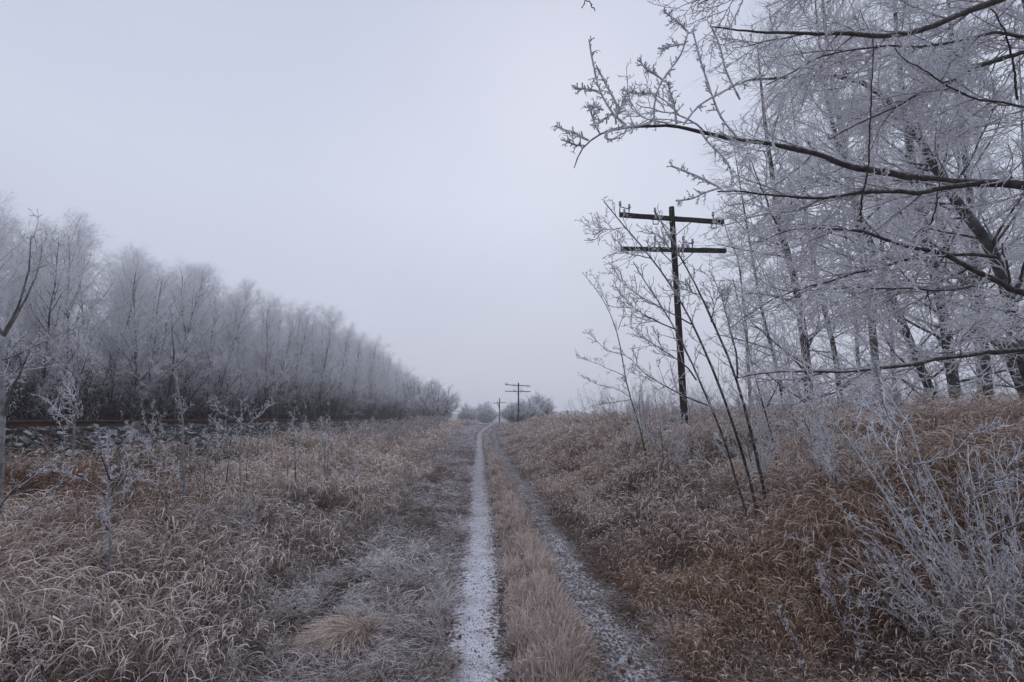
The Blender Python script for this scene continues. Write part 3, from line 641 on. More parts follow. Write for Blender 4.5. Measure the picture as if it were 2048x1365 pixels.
round_bush("frosted_bush", "small frosted bush, leftmost of the far bushes, just right of the wood", "bush", 934, 95, 40, 806, 90, .1)
round_bush("frosted_bush", "pale frosted bush between the leftmost far bush and the thin pole", "bush", 970, 105, 54, 800, 110, .1)
round_bush("frosted_bush", "dense round frosted bush right behind the small telegraph pole", "bush", 1043, 50, 92, 797, 260, .2)
round_bush("frosted_tree", "hazy frosted tree rising behind the round bush", "tree", 1076, 74, 76, 786, 170, .2)
round_bush("frosted_bush", "pale distant bush seen behind the small berried shrub", "bush", 1285, 70, 80, 794, 120, .1)
round_bush("frosted_bush", "low grey frosted bush on the bank behind the tall telegraph pole", "bush", 1395, 42, 90, 800, 110)

# ------------------------------------------------------------------ saplings and trees traced in space
def stems3d(lines, z, dz=0.0, K=14, kink=.0):
    out = []
    for ln in lines:
        pts = np.array([at(q[0], q[1], q[2] if len(q) > 2 else z + dz * 0) for q in ln]); P = smoothpts(resample(pts, K), 1)
        out.append(P)
    return np.array(out)
def sapling(label, px, z=None, lines=(), rbase=.012, ntw=9, ltw=.22, spur=2, lsp=.038, tw=.0035, ang=38, name="sapling", cat="sapling", group="bare frosted saplings", bark=None, twm=None, frost=.35, radii=None, t0=.3, knb=.3, trop=.1, lift=.12, dzr=.06, n2=2, nbuds=0, wob=.0015):
    """lines[0] runs from the foot upwards; the others are its forks; all are given where they stand at distance z"""
    if z is None: z, _ = hit(lines[0][0][0], lines[0][0][1], lift)
    base = at(lines[0][0][0], lines[0][0][1], z); g = float(H(base[0], base[1]))
    org = np.array([base[0], base[1], g]); t_ = thing(name, org, label, cat, group)
    K = 14; Ps = stems3d(lines, z, K=K)
    for i in range(len(Ps)):     # forks swing a little toward or away from the viewer
        if i: Ps[i] += np.linspace(0, 1, K)[:, None] * (FW * rng.normal() * dzr * 4)[None]
    foot = Ps[0][0].copy(); foot[2] = g - .06
    Ps0 = smoothpts(resample(np.vstack([[foot], Ps[0]]), K), 1); Ps[0] = Ps0
    Ps = Ps - org + np.cumsum(rng.normal(size=Ps.shape) * wob * z ** .5, 1) * np.r_[0, np.ones(K - 1)][None, :, None]
    rad = np.array(radii if radii else [rbase] + [rbase * .6] * (len(lines) - 1)); Rr = rad[:, None] * np.linspace(1, .3, K)[None]
    st = MB(); st.tubes(Ps, knob(Rr, .08), 7, np.repeat((frost - .18 + .50 * np.linspace(0, 1, K) ** 1.5)[None], len(Ps), 0))
    tb = MB(); a, ra = grow(Ps, Rr, ntw, t0, .98, ltw, ang, 6, r0=tw * 1.15, trop=trop, gn=.14, taper_len=.45)
    b_, rb = grow(a, ra, n2, .2, .95, ltw * .42, 42, 5, r0=tw, trop=trop, gn=.18)
    tops, rt = grow(Ps, Rr, 5, .62, 1, ltw * .5, 40, 5, r0=tw, trop=trop)
    al = [np.concatenate([a[:, [0, 1, 3, 4, 5]], b_, tops]), np.concatenate([ra[:, [0, 1, 3, 4, 5]], rb, rt])]
    al[1] = al[1] * np.array([1, 1, 1, 1, 1.3])
    tb.tubes(al[0], knob(np.maximum(al[1], tw * .55), knb), 5, frost)
    c, rc = grow(al[0], al[1], spur, .1, 1, lsp, 52, 3, r0=tw * .95, trop=.06, tip=.85, taper_len=.1); tb.tubes(c, knob(np.maximum(rc, tw * .6), knb), 4, frost + .12)
    c, rc = grow(Ps, Rr, 9, .35, 1, lsp, 50, 3, r0=tw * .95, trop=.06, tip=.85, taper_len=.1); tb.tubes(c, knob(rc, knb), 4, frost + .12)
    st.build("stems", bark or MT_NBARK, t_); tb.build("crown", twm or MT_NTWIG, t_)
    if nbuds:
        mb = MB(); q = tops.reshape(-1, 3); q = q[rng.integers(0, len(q), nbuds)]
        for c_ in q: lathe(mb, c_ - [0, 0, .02], [(.001, 0), (.008, .006), (.008, .016), (.001, .024)], 5)
        tag(mb.build("dried_berries", MT_LEAF, t_), kind="stuff")
    return t_

# left of the track
sapling("grey-barked bare sapling cut by the left edge, forking into two tall dark whips", 0, None,
  [[(-2, 1000), (4, 900), (8, 843), (6, 756), (6, 716), (8, 677)], [(8, 673), (24, 645), (44, 617), (59, 582), (71, 546), (79, 518), (85, 483)],
   [(8, 673), (20, 637), (36, 597), (51, 546), (55, 510), (55, 475)], [(12, 831), (28, 803), (51, 779), (79, 752), (103, 724), (125, 700)], [(5, 720), (30, 708), (60, 690), (100, 665), (150, 640)], [(8, 673), (0, 640), (-12, 590), (-20, 520)]],
  ntw=5, ltw=.5, tw=.0045, radii=[.040, .014, .013, .019, .010, .012], spur=3, bark=MT_ASPEN, lift=.4, t0=.4)
sapling("slim frosted sapling with a fan of white twigs, standing before the rail", 0, None,
  [[(148, 900), (152, 835), (158, 779), (160, 748), (154, 716), (156, 690), (162, 649)], [(157, 790), (130, 765), (112, 735)], [(160, 765), (140, 735), (128, 700), (116, 672)], [(160, 750), (178, 722), (188, 704)], [(158, 740), (150, 700), (138, 672)], [(154, 812), (138, 795), (118, 785), (108, 768)], [(153, 838), (175, 818), (190, 790)], [(150, 850), (125, 838), (95, 822), (72, 800)]],
  ntw=7, ltw=.42, tw=.0045, rbase=.022, bark=MT_ASPEN, lift=.5)
sapling("tallest crooked grey sapling in the left verge, topped by a Y-shaped fork", 0, None,
  [[(360, 1036), (366, 986), (362, 924), (358, 883), (367, 845), (357, 812), (352, 787), (346, 740), (344, 716)], [(344, 716), (334, 700), (326, 677), (319, 653), (313, 621)], [(347, 728), (356, 696), (358, 665), (364, 637), (368, 617)], [(348, 738), (372, 712), (392, 696)]],
  ntw=4, ltw=.22, tw=.0035, radii=[.024, .010, .010, .008], bark=MT_ASPEN, t0=.55, spur=3)
sapling("foreground sapling with stubby upright twigs caked in rime, nearest on the left", 0, None,
  [[(223, 1199), (219, 1131), (219, 1069), (213, 1019), (211, 990)], [(213, 1010), (225, 937), (223, 874)], [(211, 999), (182, 982), (149, 963)], [(212, 990), (190, 955), (165, 937), (147, 928)], [(213, 985), (203, 930), (186, 870)], [(216, 1000), (240, 940), (262, 890)], [(217, 1020), (236, 1005), (248, 978), (259, 963)], [(220, 960), (234, 900), (248, 862)], [(219, 1060), (236, 1030), (246, 1005)]],
  ntw=6, ltw=.085, tw=.0040, radii=[.017] + [.0065] * 8, spur=3, lsp=.03, twm=MT_RIME, frost=.5, t0=.35, trop=.2, ang=32)
sapling("thin stem right beside the rime-caked foreground sapling", 0, None, [[(199, 1160), (203, 1110), (208, 1060), (212, 1030)]], ntw=3, ltw=.1, tw=.003, rbase=.007)
sapling("small forked sapling with one long arm reaching left", 0, None,
  [[(339, 1077), (337, 1032), (335, 999), (335, 957), (319, 912), (298, 891), (290, 880)], [(335, 1001), (306, 965), (285, 952), (269, 941)]], ntw=4, ltw=.13, tw=.003, rbase=.009)
sapling("bushy rimed sapling behind the white weed mound", 0, None,
  [[(399, 1032), (401, 990), (405, 957), (410, 908), (414, 874)], [(401, 985), (388, 950), (380, 915), (376, 880)], [(402, 975), (425, 950), (440, 930)], [(406, 940), (420, 900), (430, 870)]], ntw=7, ltw=.14, tw=.0035, rbase=.010, twm=MT_RIME, frost=.45, trop=.2)
sapling("dark sapling with arching right top between the bushy and the straight one", 0, None,
  [[(447, 1011), (453, 965), (459, 912), (459, 874), (476, 841), (505, 806)], [(459, 880), (450, 850), (440, 826)], [(457, 920), (470, 890), (476, 866)]], ntw=5, ltw=.17, tw=.0032, rbase=.011)
sapling("straight-stemmed sapling with a frosty forked head at rail height", 0, None,
  [[(480, 1044), (480, 986), (480, 924), (480, 883), (485, 845), (478, 800)], [(483, 860), (500, 835), (520, 812)], [(482, 850), (462, 825), (452, 800)]], ntw=5, ltw=.2, tw=.0032, rbase=.012, bark=MT_ASPEN)
sapling("short twiggy sapling with bare stem left of the middle of the verge", 0, None, [[(546, 965), (546, 924), (544, 874), (548, 850)]], ntw=6, ltw=.16, tw=.0032, rbase=.008)
sapling("thin sapling with wispy tips standing before the rail's far stretch", 0, None, [[(590, 980), (590, 940), (590, 890), (588, 830), (592, 810)], [(590, 900), (602, 870), (610, 850)]], ntw=6, ltw=.2, tw=.0034, rbase=.009)
sapling("rightmost thin sapling of the left verge, twin stemmed", 0, None, [[(655, 985), (657, 930), (660, 870), (658, 838)], [(656, 960), (650, 920), (648, 880)]], ntw=5, ltw=.17, tw=.003, rbase=.008)
sapling("leaning bare branches entering low at the left edge", 0, None,
  [[(-60, 1130), (-30, 1060), (0, 1011), (33, 974), (74, 937), (103, 908)], [(-50, 1100), (-5, 1045), (25, 1023), (50, 990), (62, 978)], [(20, 988), (28, 962), (26, 945)]], ntw=4, ltw=.16, tw=.0045, rbase=.012, twm=MT_RIME, t0=.4)
sapling("low spiky sapling in front of the ballast stones", 0, None, [[(132, 890), (128, 860), (118, 840), (96, 818)], [(130, 872), (140, 850), (150, 838)]], ntw=5, ltw=.2, tw=.004, rbase=.009, lift=.45)
sapling("low frosted sapling spreading over the ballast right of the stones", 0, None, [[(236, 930), (232, 890), (215, 862)], [(234, 905), (250, 880), (252, 862)], [(235, 915), (262, 900), (280, 880)]], ntw=5, ltw=.16, tw=.004, rbase=.009, lift=.3, twm=MT_RIME)

for k in range(20):
    bx, by = random.uniform(250, 720), random.uniform(930, 1030); hg = random.uniform(80, 190)
    sapling("thin bare frosted whip among the taller saplings of the left verge", 0, None, [[(bx, by), (bx + random.uniform(-6, 6), by - hg * .5), (bx + random.uniform(-22, 22), by - hg)], [(bx, by - hg * .4), (bx + random.choice((-1, 1)) * 22, by - hg * .8)]], ntw=5, ltw=.15, tw=.0032, rbase=.007, group="thin whips in the left verge", name="whip", spur=2)
for k in range(20):
    bx, by = random.uniform(1230, 1700), random.uniform(880, 1010); hg = random.uniform(60, 190)
    sapling("thin frosted whip growing from the bank grass around the leaning stems", 0, None, [[(bx, by), (bx - random.uniform(5, 20), by - hg * .5), (bx - random.uniform(10, 50), by - hg)], [(bx, by - hg * .2), (bx + random.uniform(10, 30), by - hg * .7)], [(bx, by - hg * .1), (bx - random.uniform(30, 60), by - hg * .6)]], ntw=8, ltw=.26, tw=.0034, rbase=.008, group="thin whips on the right bank", name="whip", spur=2)
# right: small berried shrub, then the cluster of leaning stems
sapling("small berried frosted tree at the left of the leaning stems, below the pole's arms", 0, None,
  [[(1297, 940), (1287, 880), (1272, 834), (1258, 790), (1247, 757), (1245, 710), (1236, 666), (1221, 622), (1206, 585), (1184, 570), (1163, 543)],
   [(1221, 622), (1208, 590), (1199, 563), (1184, 545)], [(1245, 710), (1210, 699), (1188, 680), (1166, 662)], [(1243, 750), (1199, 732), (1172, 722), (1155, 712)], [(1262, 795), (1225, 772), (1195, 768), (1155, 748)],
   [(1236, 660), (1242, 630), (1240, 600), (1236, 567)], [(1262, 800), (1250, 770), (1230, 745)], [(1262, 800), (1225, 806), (1185, 812)], [(1285, 870), (1278, 820), (1280, 780), (1290, 750)]],
  rbase=.014, ntw=8, ltw=.24, tw=.0048, spur=3, lsp=.035, radii=[.016] + [.0065] * 8, t0=.15, nbuds=26, name="frosted_shrub", cat="small tree", group=None, trop=.06)
LS = "leaning frosted saplings in front of the pole"
zc, _ = hit(1507, 1048, .15)
kw = dict(z=zc, group=LS, name="young_tree", cat="young tree", ntw=13, ltw=.34, spur=2, lsp=.042, tw=.0050, t0=.22, ang=42, trop=.09)
sapling("leaning young tree whose tip crosses the telegraph pole's upper arm on the left", 0,
  lines=[[(1519, 1050), (1507, 986), (1486, 908), (1474, 862), (1444, 794), (1426, 754), (1411, 717), (1393, 673), (1382, 644), (1367, 614), (1349, 578), (1327, 549), (1305, 519), (1283, 494), (1261, 472), (1243, 455), (1226, 435), (1206, 406)],
   [(1305, 519), (1280, 510), (1255, 500), (1238, 494)], [(1385, 650), (1345, 622), (1300, 590), (1268, 560), (1240, 525)], [(1243, 456), (1225, 452), (1202, 446)]], radii=[.017, .006, .008, .005], **kw)
sapling("leaning young tree, leftmost stem of the cluster, with long low side branches", 0,
  lines=[[(1507, 1060), (1482, 986), (1466, 932), (1445, 862), (1433, 834), (1419, 794), (1400, 768), (1386, 732), (1371, 699), (1356, 658), (1338, 636), (1323, 603), (1305, 585), (1279, 556), (1267, 525)],
   [(1356, 660), (1320, 644), (1290, 629), (1261, 607), (1239, 580)], [(1393, 761), (1375, 732), (1356, 721), (1327, 699), (1294, 677), (1268, 655)], [(1419, 812), (1393, 801), (1356, 787), (1327, 772), (1298, 757), (1265, 735), (1247, 713)]], radii=[.015, .008, .009, .009], **kw)
sapling("leaning young tree, thickest stem of the cluster, crossing in front of the pole", 0,
  lines=[[(1544, 1070), (1528, 974), (1511, 908), (1499, 852), (1485, 801), (1474, 757), (1459, 721), (1441, 684), (1422, 644), (1404, 600), (1389, 563), (1371, 527), (1349, 501), (1331, 468), (1318, 440), (1309, 424)],
   [(1475, 757), (1477, 710), (1470, 673), (1459, 629), (1448, 585), (1430, 541)], [(1371, 527), (1350, 515), (1310, 500), (1283, 482)], [(1422, 644), (1426, 605), (1440, 580)], [(1400, 590), (1376, 585), (1350, 580)]], radii=[.019, .010, .006, .006, .006], **kw)
sapling("thin upright young tree on the right of the leaning cluster", 0,
  lines=[[(1560, 1000), (1550, 900), (1530, 820), (1505, 740), (1490, 660), (1478, 600), (1468, 560)], [(1530, 820), (1540, 760), (1545, 700)]], radii=[.012, .007], **{**kw, 'z': zc * 1.15})
sapling("slender frosted whips rising from the bank right of the cluster", 0,
  lines=[[(1600, 960), (1596, 880), (1580, 800), (1568, 740)], [(1598, 900), (1620, 840), (1632, 800)], [(1600, 940), (1650, 880), (1680, 840)]], radii=[.010, .007, .006], **{**kw, 'z': zc * 1.3, 'ntw': 10})
for lab, ln in (("low forked twig plant in the bank grass, bottom centre-right", [[(1700, 1290), (1680, 1230), (1664, 1165), (1655, 1110)], [(1690, 1260), (1705, 1200), (1700, 1160)]]),
                ("thin leaning wand bent left above the bank grass", [[(1610, 1372), (1595, 1300), (1570, 1240), (1545, 1200)]]),
                ("short rimed twig plant with three prongs in the bank grass", [[(1725, 1330), (1718, 1270), (1700, 1230)], [(1722, 1300), (1708, 1250), (1710, 1180)], [(1722, 1300), (1738, 1240), (1735, 1190)]]),
                ("dark curved twig lying out of the bank grass toward the rimed bush", [[(1860, 1320), (1820, 1250), (1790, 1215), (1740, 1180)]])):
    sapling(lab, 0, None, ln, rbase=.005, ntw=4, ltw=.09, tw=.0028, spur=3, lsp=.02, twm=MT_RIME, group="twig plants in the bank grass", name="twig_plant", cat="twig plant")
sapling("tall frosted grass stalk standing alone between the ruts", 0, None, [[(1122, 1260), (1128, 1180), (1134, 1110), (1137, 1072)]], rbase=.0028, ntw=1, ltw=.03, tw=.0025, spur=1, lsp=.015, twm=MT_RIME, name="grass_stalk", cat="stalk", group=None, frost=.5)

# rimed bush, bottom right
B = [[(2020, 1400), (1990, 1300), (1930, 1200), (1850, 1140), (1800, 1090), (1770, 1060), (1755, 1010), (1725, 963)],
 [(2020, 1400), (1995, 1260), (1960, 1200), (1900, 1165), (1840, 1140), (1778, 1115)],
 [(2030, 1400), (1990, 1310), (1930, 1180), (1880, 1060), (1830, 950), (1780, 872), (1764, 813), (1744, 763), (1731, 720), (1714, 674), (1701, 635)],
 [(1840, 980), (1780, 892), (1751, 855), (1731, 816), (1711, 783), (1688, 753), (1668, 724)],
 [(2060, 1400), (2040, 1300), (1990, 1120), (1930, 1000), (1892, 900), (1882, 829), (1872, 786), (1856, 757), (1830, 724), (1816, 694)],
 [(1830, 950), (1815, 925), (1807, 900), (1800, 846), (1802, 806), (1810, 747), (1818, 700)],
 [(1822, 935), (1840, 888), (1849, 855), (1859, 822), (1887, 793)],
 [(2060, 1380), (2010, 1180), (1990, 1100), (1965, 1000), (1960, 950), (1971, 888), (1994, 855), (2027, 822)],
 [(1962, 980), (1960, 930), (1968, 892), (1985, 836)], [(1932, 1005), (1933, 928), (1933, 862)], [(1980, 1080), (1962, 1015), (1983, 965), (1999, 924), (2016, 874)],
 [(2070, 1400), (2060, 1250), (2050, 1120), (2040, 1000), (2048, 920)], [(1880, 1060), (1890, 1000), (1895, 960)],
 [(1990, 1310), (1940, 1290), (1880, 1240), (1830, 1210), (1790, 1200)], [(1960, 1205), (1925, 1140), (1880, 1090), (1840, 1060), (1815, 1020)]]
lines = list(B)
for k in range(60):
    tx, ty = random.uniform(1760, 2130), random.uniform(880, 1280)
    mx, my = (tx + 2040) / 2 + random.uniform(-25, 25), (ty + 1390) / 2 + random.uniform(-20, 60)
    lines.append([(2035 + random.uniform(-25, 40), 1395), (mx, my), ((mx + tx) / 2 + random.uniform(-14, 14), (my + ty) / 2), (tx, ty)])
sapling("dense rimed bush with grey stems fanning up at the bottom right", 0, 2.55, lines, rbase=.012, ntw=7, ltw=.17, spur=1, lsp=.02, tw=.0027,
  radii=[.006, .005, .009, .005, .009, .005, .005, .008, .005, .004, .005, .008, .004, .005, .005] + [.0040] * 60, twm=MT_RIME, bark=MT_RIME, frost=.5, name="frosted_bush", cat="bush", group=None, t0=.15, ang=34, trop=.10, dzr=.10, n2=3, wob=.007)

# right: the trees on the bank
GB = "frosted trees standing on the right bank"
def bank_tree(label, line, z, r, n1=30, l1=2.0, l2=.85, l3=.32, l4=.055, tw=.0062, t0=.04, bias=None, lean=0, group=GB, ang=58, extra=None, n2=9, n3=6, n4=2):
    base = at(line[0][0], line[0][1], z); g = float(H(base[0], base[1])); org = np.array([base[0], base[1], g])
    t_ = thing("frosted_tree", org, label, "tree", group)
    pts = np.array([at(q[0], q[1], z + (k / (len(line) - 1)) * lean) for k, q in enumerate(line)]); foot = pts[0].copy(); foot[2] = g - .2
    K = 20; P = smoothpts(resample(np.vstack([[foot], pts]), K), 1)[None] - org; Rr = r * np.interp(np.linspace(0, 1, K), [0, .06, .5, 1], [.98, .82, .6, .12])[None]
    tr = MB(); tr.tubes(P, knob(Rr, .04), 10, .0); cr = MB()
    a, ra = grow(P, Rr, n1, t0, .99, l1, ang, 7, rs=.34, trop=.035, gn=.11, taper_len=.45, bias=bias)
    a, ra = a, np.minimum(ra, .028); tr.tubes(a, ra, 5, .25)
    b_, rb = grow(a, ra, n2, .12, 1, l2, 40, 6, r0=tw * 1.1, trop=.0, gn=.10, taper_len=.4, flat=.6)
    c, rc = grow(b_, rb, n3, .12, 1, l3, 38, 4, r0=tw, trop=.02, gn=.13, flat=.4, taper_len=.3, tip=.6)
    d, rd = grow(c, rc, n4, .15, 1, l4, 50, 2, r0=tw, tip=.75, taper_len=.1)
    cr.tubes(b_, knob(rb, .15), 4, .6); cr.tubes(c, knob(rc, .25), 3, .9); cr.tubes(d, knob(rd, .2), 3, 1.0)
    tr.build("trunk", MT_TREEBARK, t_); cr.build("crown", MT_NTWIG, t_); return t_
T = bank_tree
T("slim frosted tree, leftmost trunk of those standing on the bank", [(1572, 830), (1566, 800), (1556, 740), (1540, 687), (1526, 635), (1520, 598), (1505, 520), (1490, 430), (1475, 340), (1468, 290)], 16, .075, l1=1.7, tw=.011, n1=40, extra=1)
T("upright grey-trunked tree on the bank, right of the slim leftmost one", [(1622, 830), (1619, 813), (1615, 747), (1609, 681), (1602, 635), (1596, 592), (1586, 542), (1573, 503), (1555, 440), (1545, 350), (1530, 250), (1520, 150), (1515, 90)], 12, .125, n1=50, l1=2.0, tw=.0095, extra=1)
T("thin tree behind the dark evergreen clump on the bank", [(1680, 800), (1678, 766), (1671, 707), (1658, 654), (1645, 608), (1630, 540), (1615, 450), (1600, 350), (1590, 260), (1580, 160)], 15, .10, l1=1.9, tw=.0085)
T("leaning dark trunk left of the thickest upright one, partly behind the broken branch", [(1880, 820), (1863, 786), (1836, 724), (1816, 677), (1797, 625), (1780, 588), (1767, 549), (1747, 493), (1727, 463), (1705, 390), (1680, 310), (1655, 210), (1640, 100), (1630, 0)], 11, .11, n1=50, l1=2.1, tw=.009)
T("thick upright dark trunk with a burl in the right part of the bank trees", [(1918, 820), (1912, 796), (1899, 730), (1896, 681), (1889, 635), (1876, 572), (1866, 536), (1850, 470), (1835, 400), (1820, 300), (1800, 150), (1790, 20), (1780, -120)], 9.6, .125, t0=.10, n1=54, l1=2.1, tw=.0085)
T("mossy leaning trunk close to the right edge, crossing behind the low branch", [(2075, 850), (2048, 790), (2020, 720), (1988, 654), (1960, 610), (1938, 588), (1915, 540), (1890, 480), (1860, 390), (1840, 280), (1830, 150), (1815, 0)], 12.5, .13, n1=50, l1=2.3, tw=.0095, extra=1)
T("big leaning trunk that bends sharply left high in the right-hand crowns", [(2110, 900), (2070, 790), (2035, 690), (2020, 600), (1995, 520), (1963, 463), (1923, 415), (1895, 391), (1875, 342), (1855, 298), (1830, 262), (1802, 226), (1774, 193), (1742, 169), (1718, 155), (1673, 149), (1633, 151), (1560, 156), (1500, 161)], 7.6, .11, t0=.14, n1=50, l1=1.3, tw=.0072, extra=1, ang=50)
for k, (px, z, top, lab) in enumerate(((1500, 24, 430, "hazy frosted tree farthest left behind the bank trees"), (1720, 21, 250, "hazy frosted tree deep among the bank trees, behind the evergreen clump"), (1790, 19, 120, "hazy frosted tree deep behind the leaning dark trunk"), (1960, 18, 60, "hazy frosted tree deep behind the thick upright trunk"), (2090, 20, 20, "frosted tree beyond the right edge behind the mossy trunk"))):
    T(lab, [(px, 800), (px - 8, 650), (px - 25, 500), (px - 42, 350 if top < 350 else top + 60), (px - 55, top)], z, .10, n1=44, l1=2.5, tw=.013, n3=6, l3=.3, l2=.8)
# crowns reaching over the top of the picture
T("tall frosted tree whose crown fills the sky above the traced bank trunks", [(1760, 830), (1740, 600), (1700, 350), (1660, 150), (1640, -50), (1630, -250)], 14, .12, n1=60, l1=3.0, tw=.010, t0=.3)
T("tall frosted tree with a wide crown at the top right", [(1980, 830), (1960, 600), (1930, 300), (1900, 50), (1880, -200)], 11, .11, n1=56, l1=2.6, tw=.0085, t0=.25)
mb = MB(); n = 900; x = rng.uniform(5.5, 30, n); y = rng.uniform(10, 30, n); P0 = np.stack([x, y, H(x, y)], 1)
d = unit(np.stack([rng.normal(size=n) * .4 - .2, rng.normal(size=n) * .3, np.ones(n)], 1)); L = rng.uniform(.8, 2.3, n)
P = P0[:, None] + d[:, None] * (np.linspace(0, 1, 5)[None, :, None] * L[:, None, None]); P[:, 1:] += np.cumsum(rng.normal(size=(n, 4, 3)) * .05, 1)
Rr = np.linspace(1, .4, 5)[None] * (.006 + .0003 * y)[:, None]; mb.tubes(P, Rr, 3, .1)
b_, rb = grow(P, Rr, 6, .15, 1, .6, 40, 4, r0=.006, trop=.05); mb.tubes(b_, rb, 3, .3); c, rc = grow(b_, rb, 5, .15, 1, .22, 42, 3, r0=.007, tip=.6); mb.tubes(c, rc, 3, .5)
tag(mb.build("undergrowth", MT_TWIG), "grey frosted brush tangled between the trunks on the bank", "brush", None, 'stuff')
# dark evergreen clump
z = 12; g = ground_at(1692, z); t_ = thing("evergreen_clump", g, "small dark evergreen clump at the foot of the bank trees", "shrub"); mb = MB()
n = 60; d = unit(np.stack([rng.normal(size=n), rng.normal(size=n), rng.uniform(.1, 1.6, n)], 1)); P = d[:, None] * (np.linspace(0, 1, 4)[None, :, None] * rng.uniform(.3, .62, n)[:, None, None]); mb.tubes(P, np.full((n, 4), .008), 4, 0)
b_, rb = grow(P, np.full((n, 4), .008), 10, .2, 1, .16, 45, 3, r0=.008); mb.tubes(b_, rb * 1.4, 3, 0); mb.build("sprigs", MT_DARK, t_)

# ------------------------------------------------------------------ the overhanging near tree (trunk just outside the frame)
trunk_p = at(2330, 838, 5.0); g = float(H(trunk_p[0], trunk_p[1])); org = np.array([trunk_p[0], trunk_p[1], g])
near = thing("overhanging_tree", org, "big near tree reaching long dark limbs with rimed twigs in from the right edge", "tree")
K = 20; tp_ = np.stack([np.linspace(0, -.5, K), np.linspace(0, .2, K), np.linspace(-.3, 8, K)], 1)[None]; Rt = np.linspace(.2, .07, K)[None]
mb = MB(); mb.tubes(tp_, Rt, 14, 0); mb.build("trunk", MT_NBARK, near)
def lz(line, z0, z1):
    n = len(line); return [(q[0], q[1], z0 + (z1 - z0) * k / (n - 1)) for k, q in enumerate(line)]
LIMBS = [  # (points from the trunk outwards, depth at start, at end, radius start, radius end)
 ([(2300, 470), (2150, 400), (2048, 371), (2016, 365), (1983, 365), (1943, 365), (1903, 365), (1863, 355), (1834, 355), (1798, 346), (1762, 342), (1730, 334), (1697, 330), (1673, 320), (1653, 308), (1621, 300), (1581, 292), (1549, 286), (1505, 281), (1476, 277), (1432, 268), (1397, 258), (1353, 249), (1309, 248), (1285, 251), (1256, 252), (1232, 252), (1218, 258), (1197, 270), (1180, 281), (1165, 296), (1158, 311), (1153, 331)], 5, 3.6, .055, .004),
 ([(1990, 366), (1951, 368), (1903, 375), (1871, 381), (1834, 389), (1798, 387), (1758, 385), (1718, 385), (1677, 391), (1641, 395), (1601, 393), (1560, 391), (1532, 387), (1480, 378), (1440, 376)], 4.7, 4.0, .030, .006),
 ([(2300, 690), (2120, 610), (2048, 584), (2028, 580), (2004, 562), (1978, 549), (1945, 536), (1925, 519), (1911, 512), (1875, 498), (1834, 492), (1790, 479), (1758, 467), (1722, 455), (1677, 455), (1637, 453), (1597, 453), (1560, 463), (1528, 483), (1500, 479)], 5, 4.2, .040, .005),
 ([(1990, 515), (1968, 511), (1938, 509), (1896, 511), (1856, 513), (1816, 519), (1790, 527), (1757, 536), (1714, 541), (1671, 556), (1638, 565), (1609, 575), (1566, 588), (1526, 612), (1500, 631), (1478, 650)], 4.8, 4.2, .019, .004),
 ([(2010, 562), (1995, 564), (1962, 569), (1929, 575), (1896, 580), (1863, 580), (1813, 577), (1764, 578), (1708, 575), (1665, 580), (1622, 585)], 4.9, 4.4, .013, .004),
 ([(2300, 660), (2150, 690), (2048, 696), (1995, 702), (1962, 704), (1912, 712), (1873, 715), (1849, 720), (1830, 725), (1780, 731), (1731, 737), (1681, 741), (1632, 739), (1582, 737), (1543, 740), (1500, 745), (1478, 750)], 5, 4.3, .036, .006),
 ([(2300, -140), (2048, -22), (2004, 0), (1943, 20), (1903, 36), (1871, 52), (1842, 60), (1814, 66), (1782, 68), (1750, 68), (1701, 64), (1661, 64), (1621, 64), (1581, 60), (1524, 58), (1470, 52), (1420, 46)], 5, 4.0, .050, .006),
 ([(2300, 60), (2120, 90), (2048, 107), (2012, 117), (1983, 125), (1943, 137), (1915, 157), (1887, 169), (1851, 177), (1818, 197), (1802, 210), (1760, 228), (1700, 255), (1650, 282)], 5, 4.5, .034, .006),
 ([(2300, 40), (2100, 70), (2048, 76), (1995, 65), (1940, 80), (1880, 92), (1830, 96), (1770, 92), (1700, 100), (1640, 112), (1590, 140), (1540, 165)], 5, 4.2, .020, .005),
 ([(2300, 300), (2100, 240), (2048, 215), (1995, 200), (1940, 192), (1890, 165), (1850, 135), (1810, 115), (1792, 92)], 5, 4.0, .016, .004),
 ([(1560, 463), (1540, 420), (1515, 360), (1500, 320)], 4.4, 4.1, .008, .003),
 ([(1722, 440), (1722, 400), (1735, 330), (1738, 200), (1740, 120), (1738, 70)], 4.4, 4.0, .009, .004),
 ([(1825, 478), (1862, 445), (1870, 390), (1880, 320)], 4.6, 4.2, .008, .003),
 ([(1850, 600), (1857, 580), (1860, 610), (1870, 650)], 4.7, 4.6, .006, .003),
 ([(2035, 200), (2028, 120), (2020, 60), (1990, 20)], 4.4, 4.0, .010, .005),
 ([(2040, 560), (2075, 470), (2060, 430)], 4.7, 4.2, .012, .005),
 ([(2100, -160), (1900, -120), (1700, -60), (1560, -40), (1400, 8), (1405, 14)], 4.9, 3.6, .02, .004),
 ([(1560, -60), (1300, -80), (1200, -30), (1165, -8), (1158, 16)], 3.9, 3.4, .010, .004),
 ([(1166, -8), (1180, 4), (1184, 20)], 3.4, 3.4, .004, .003)]
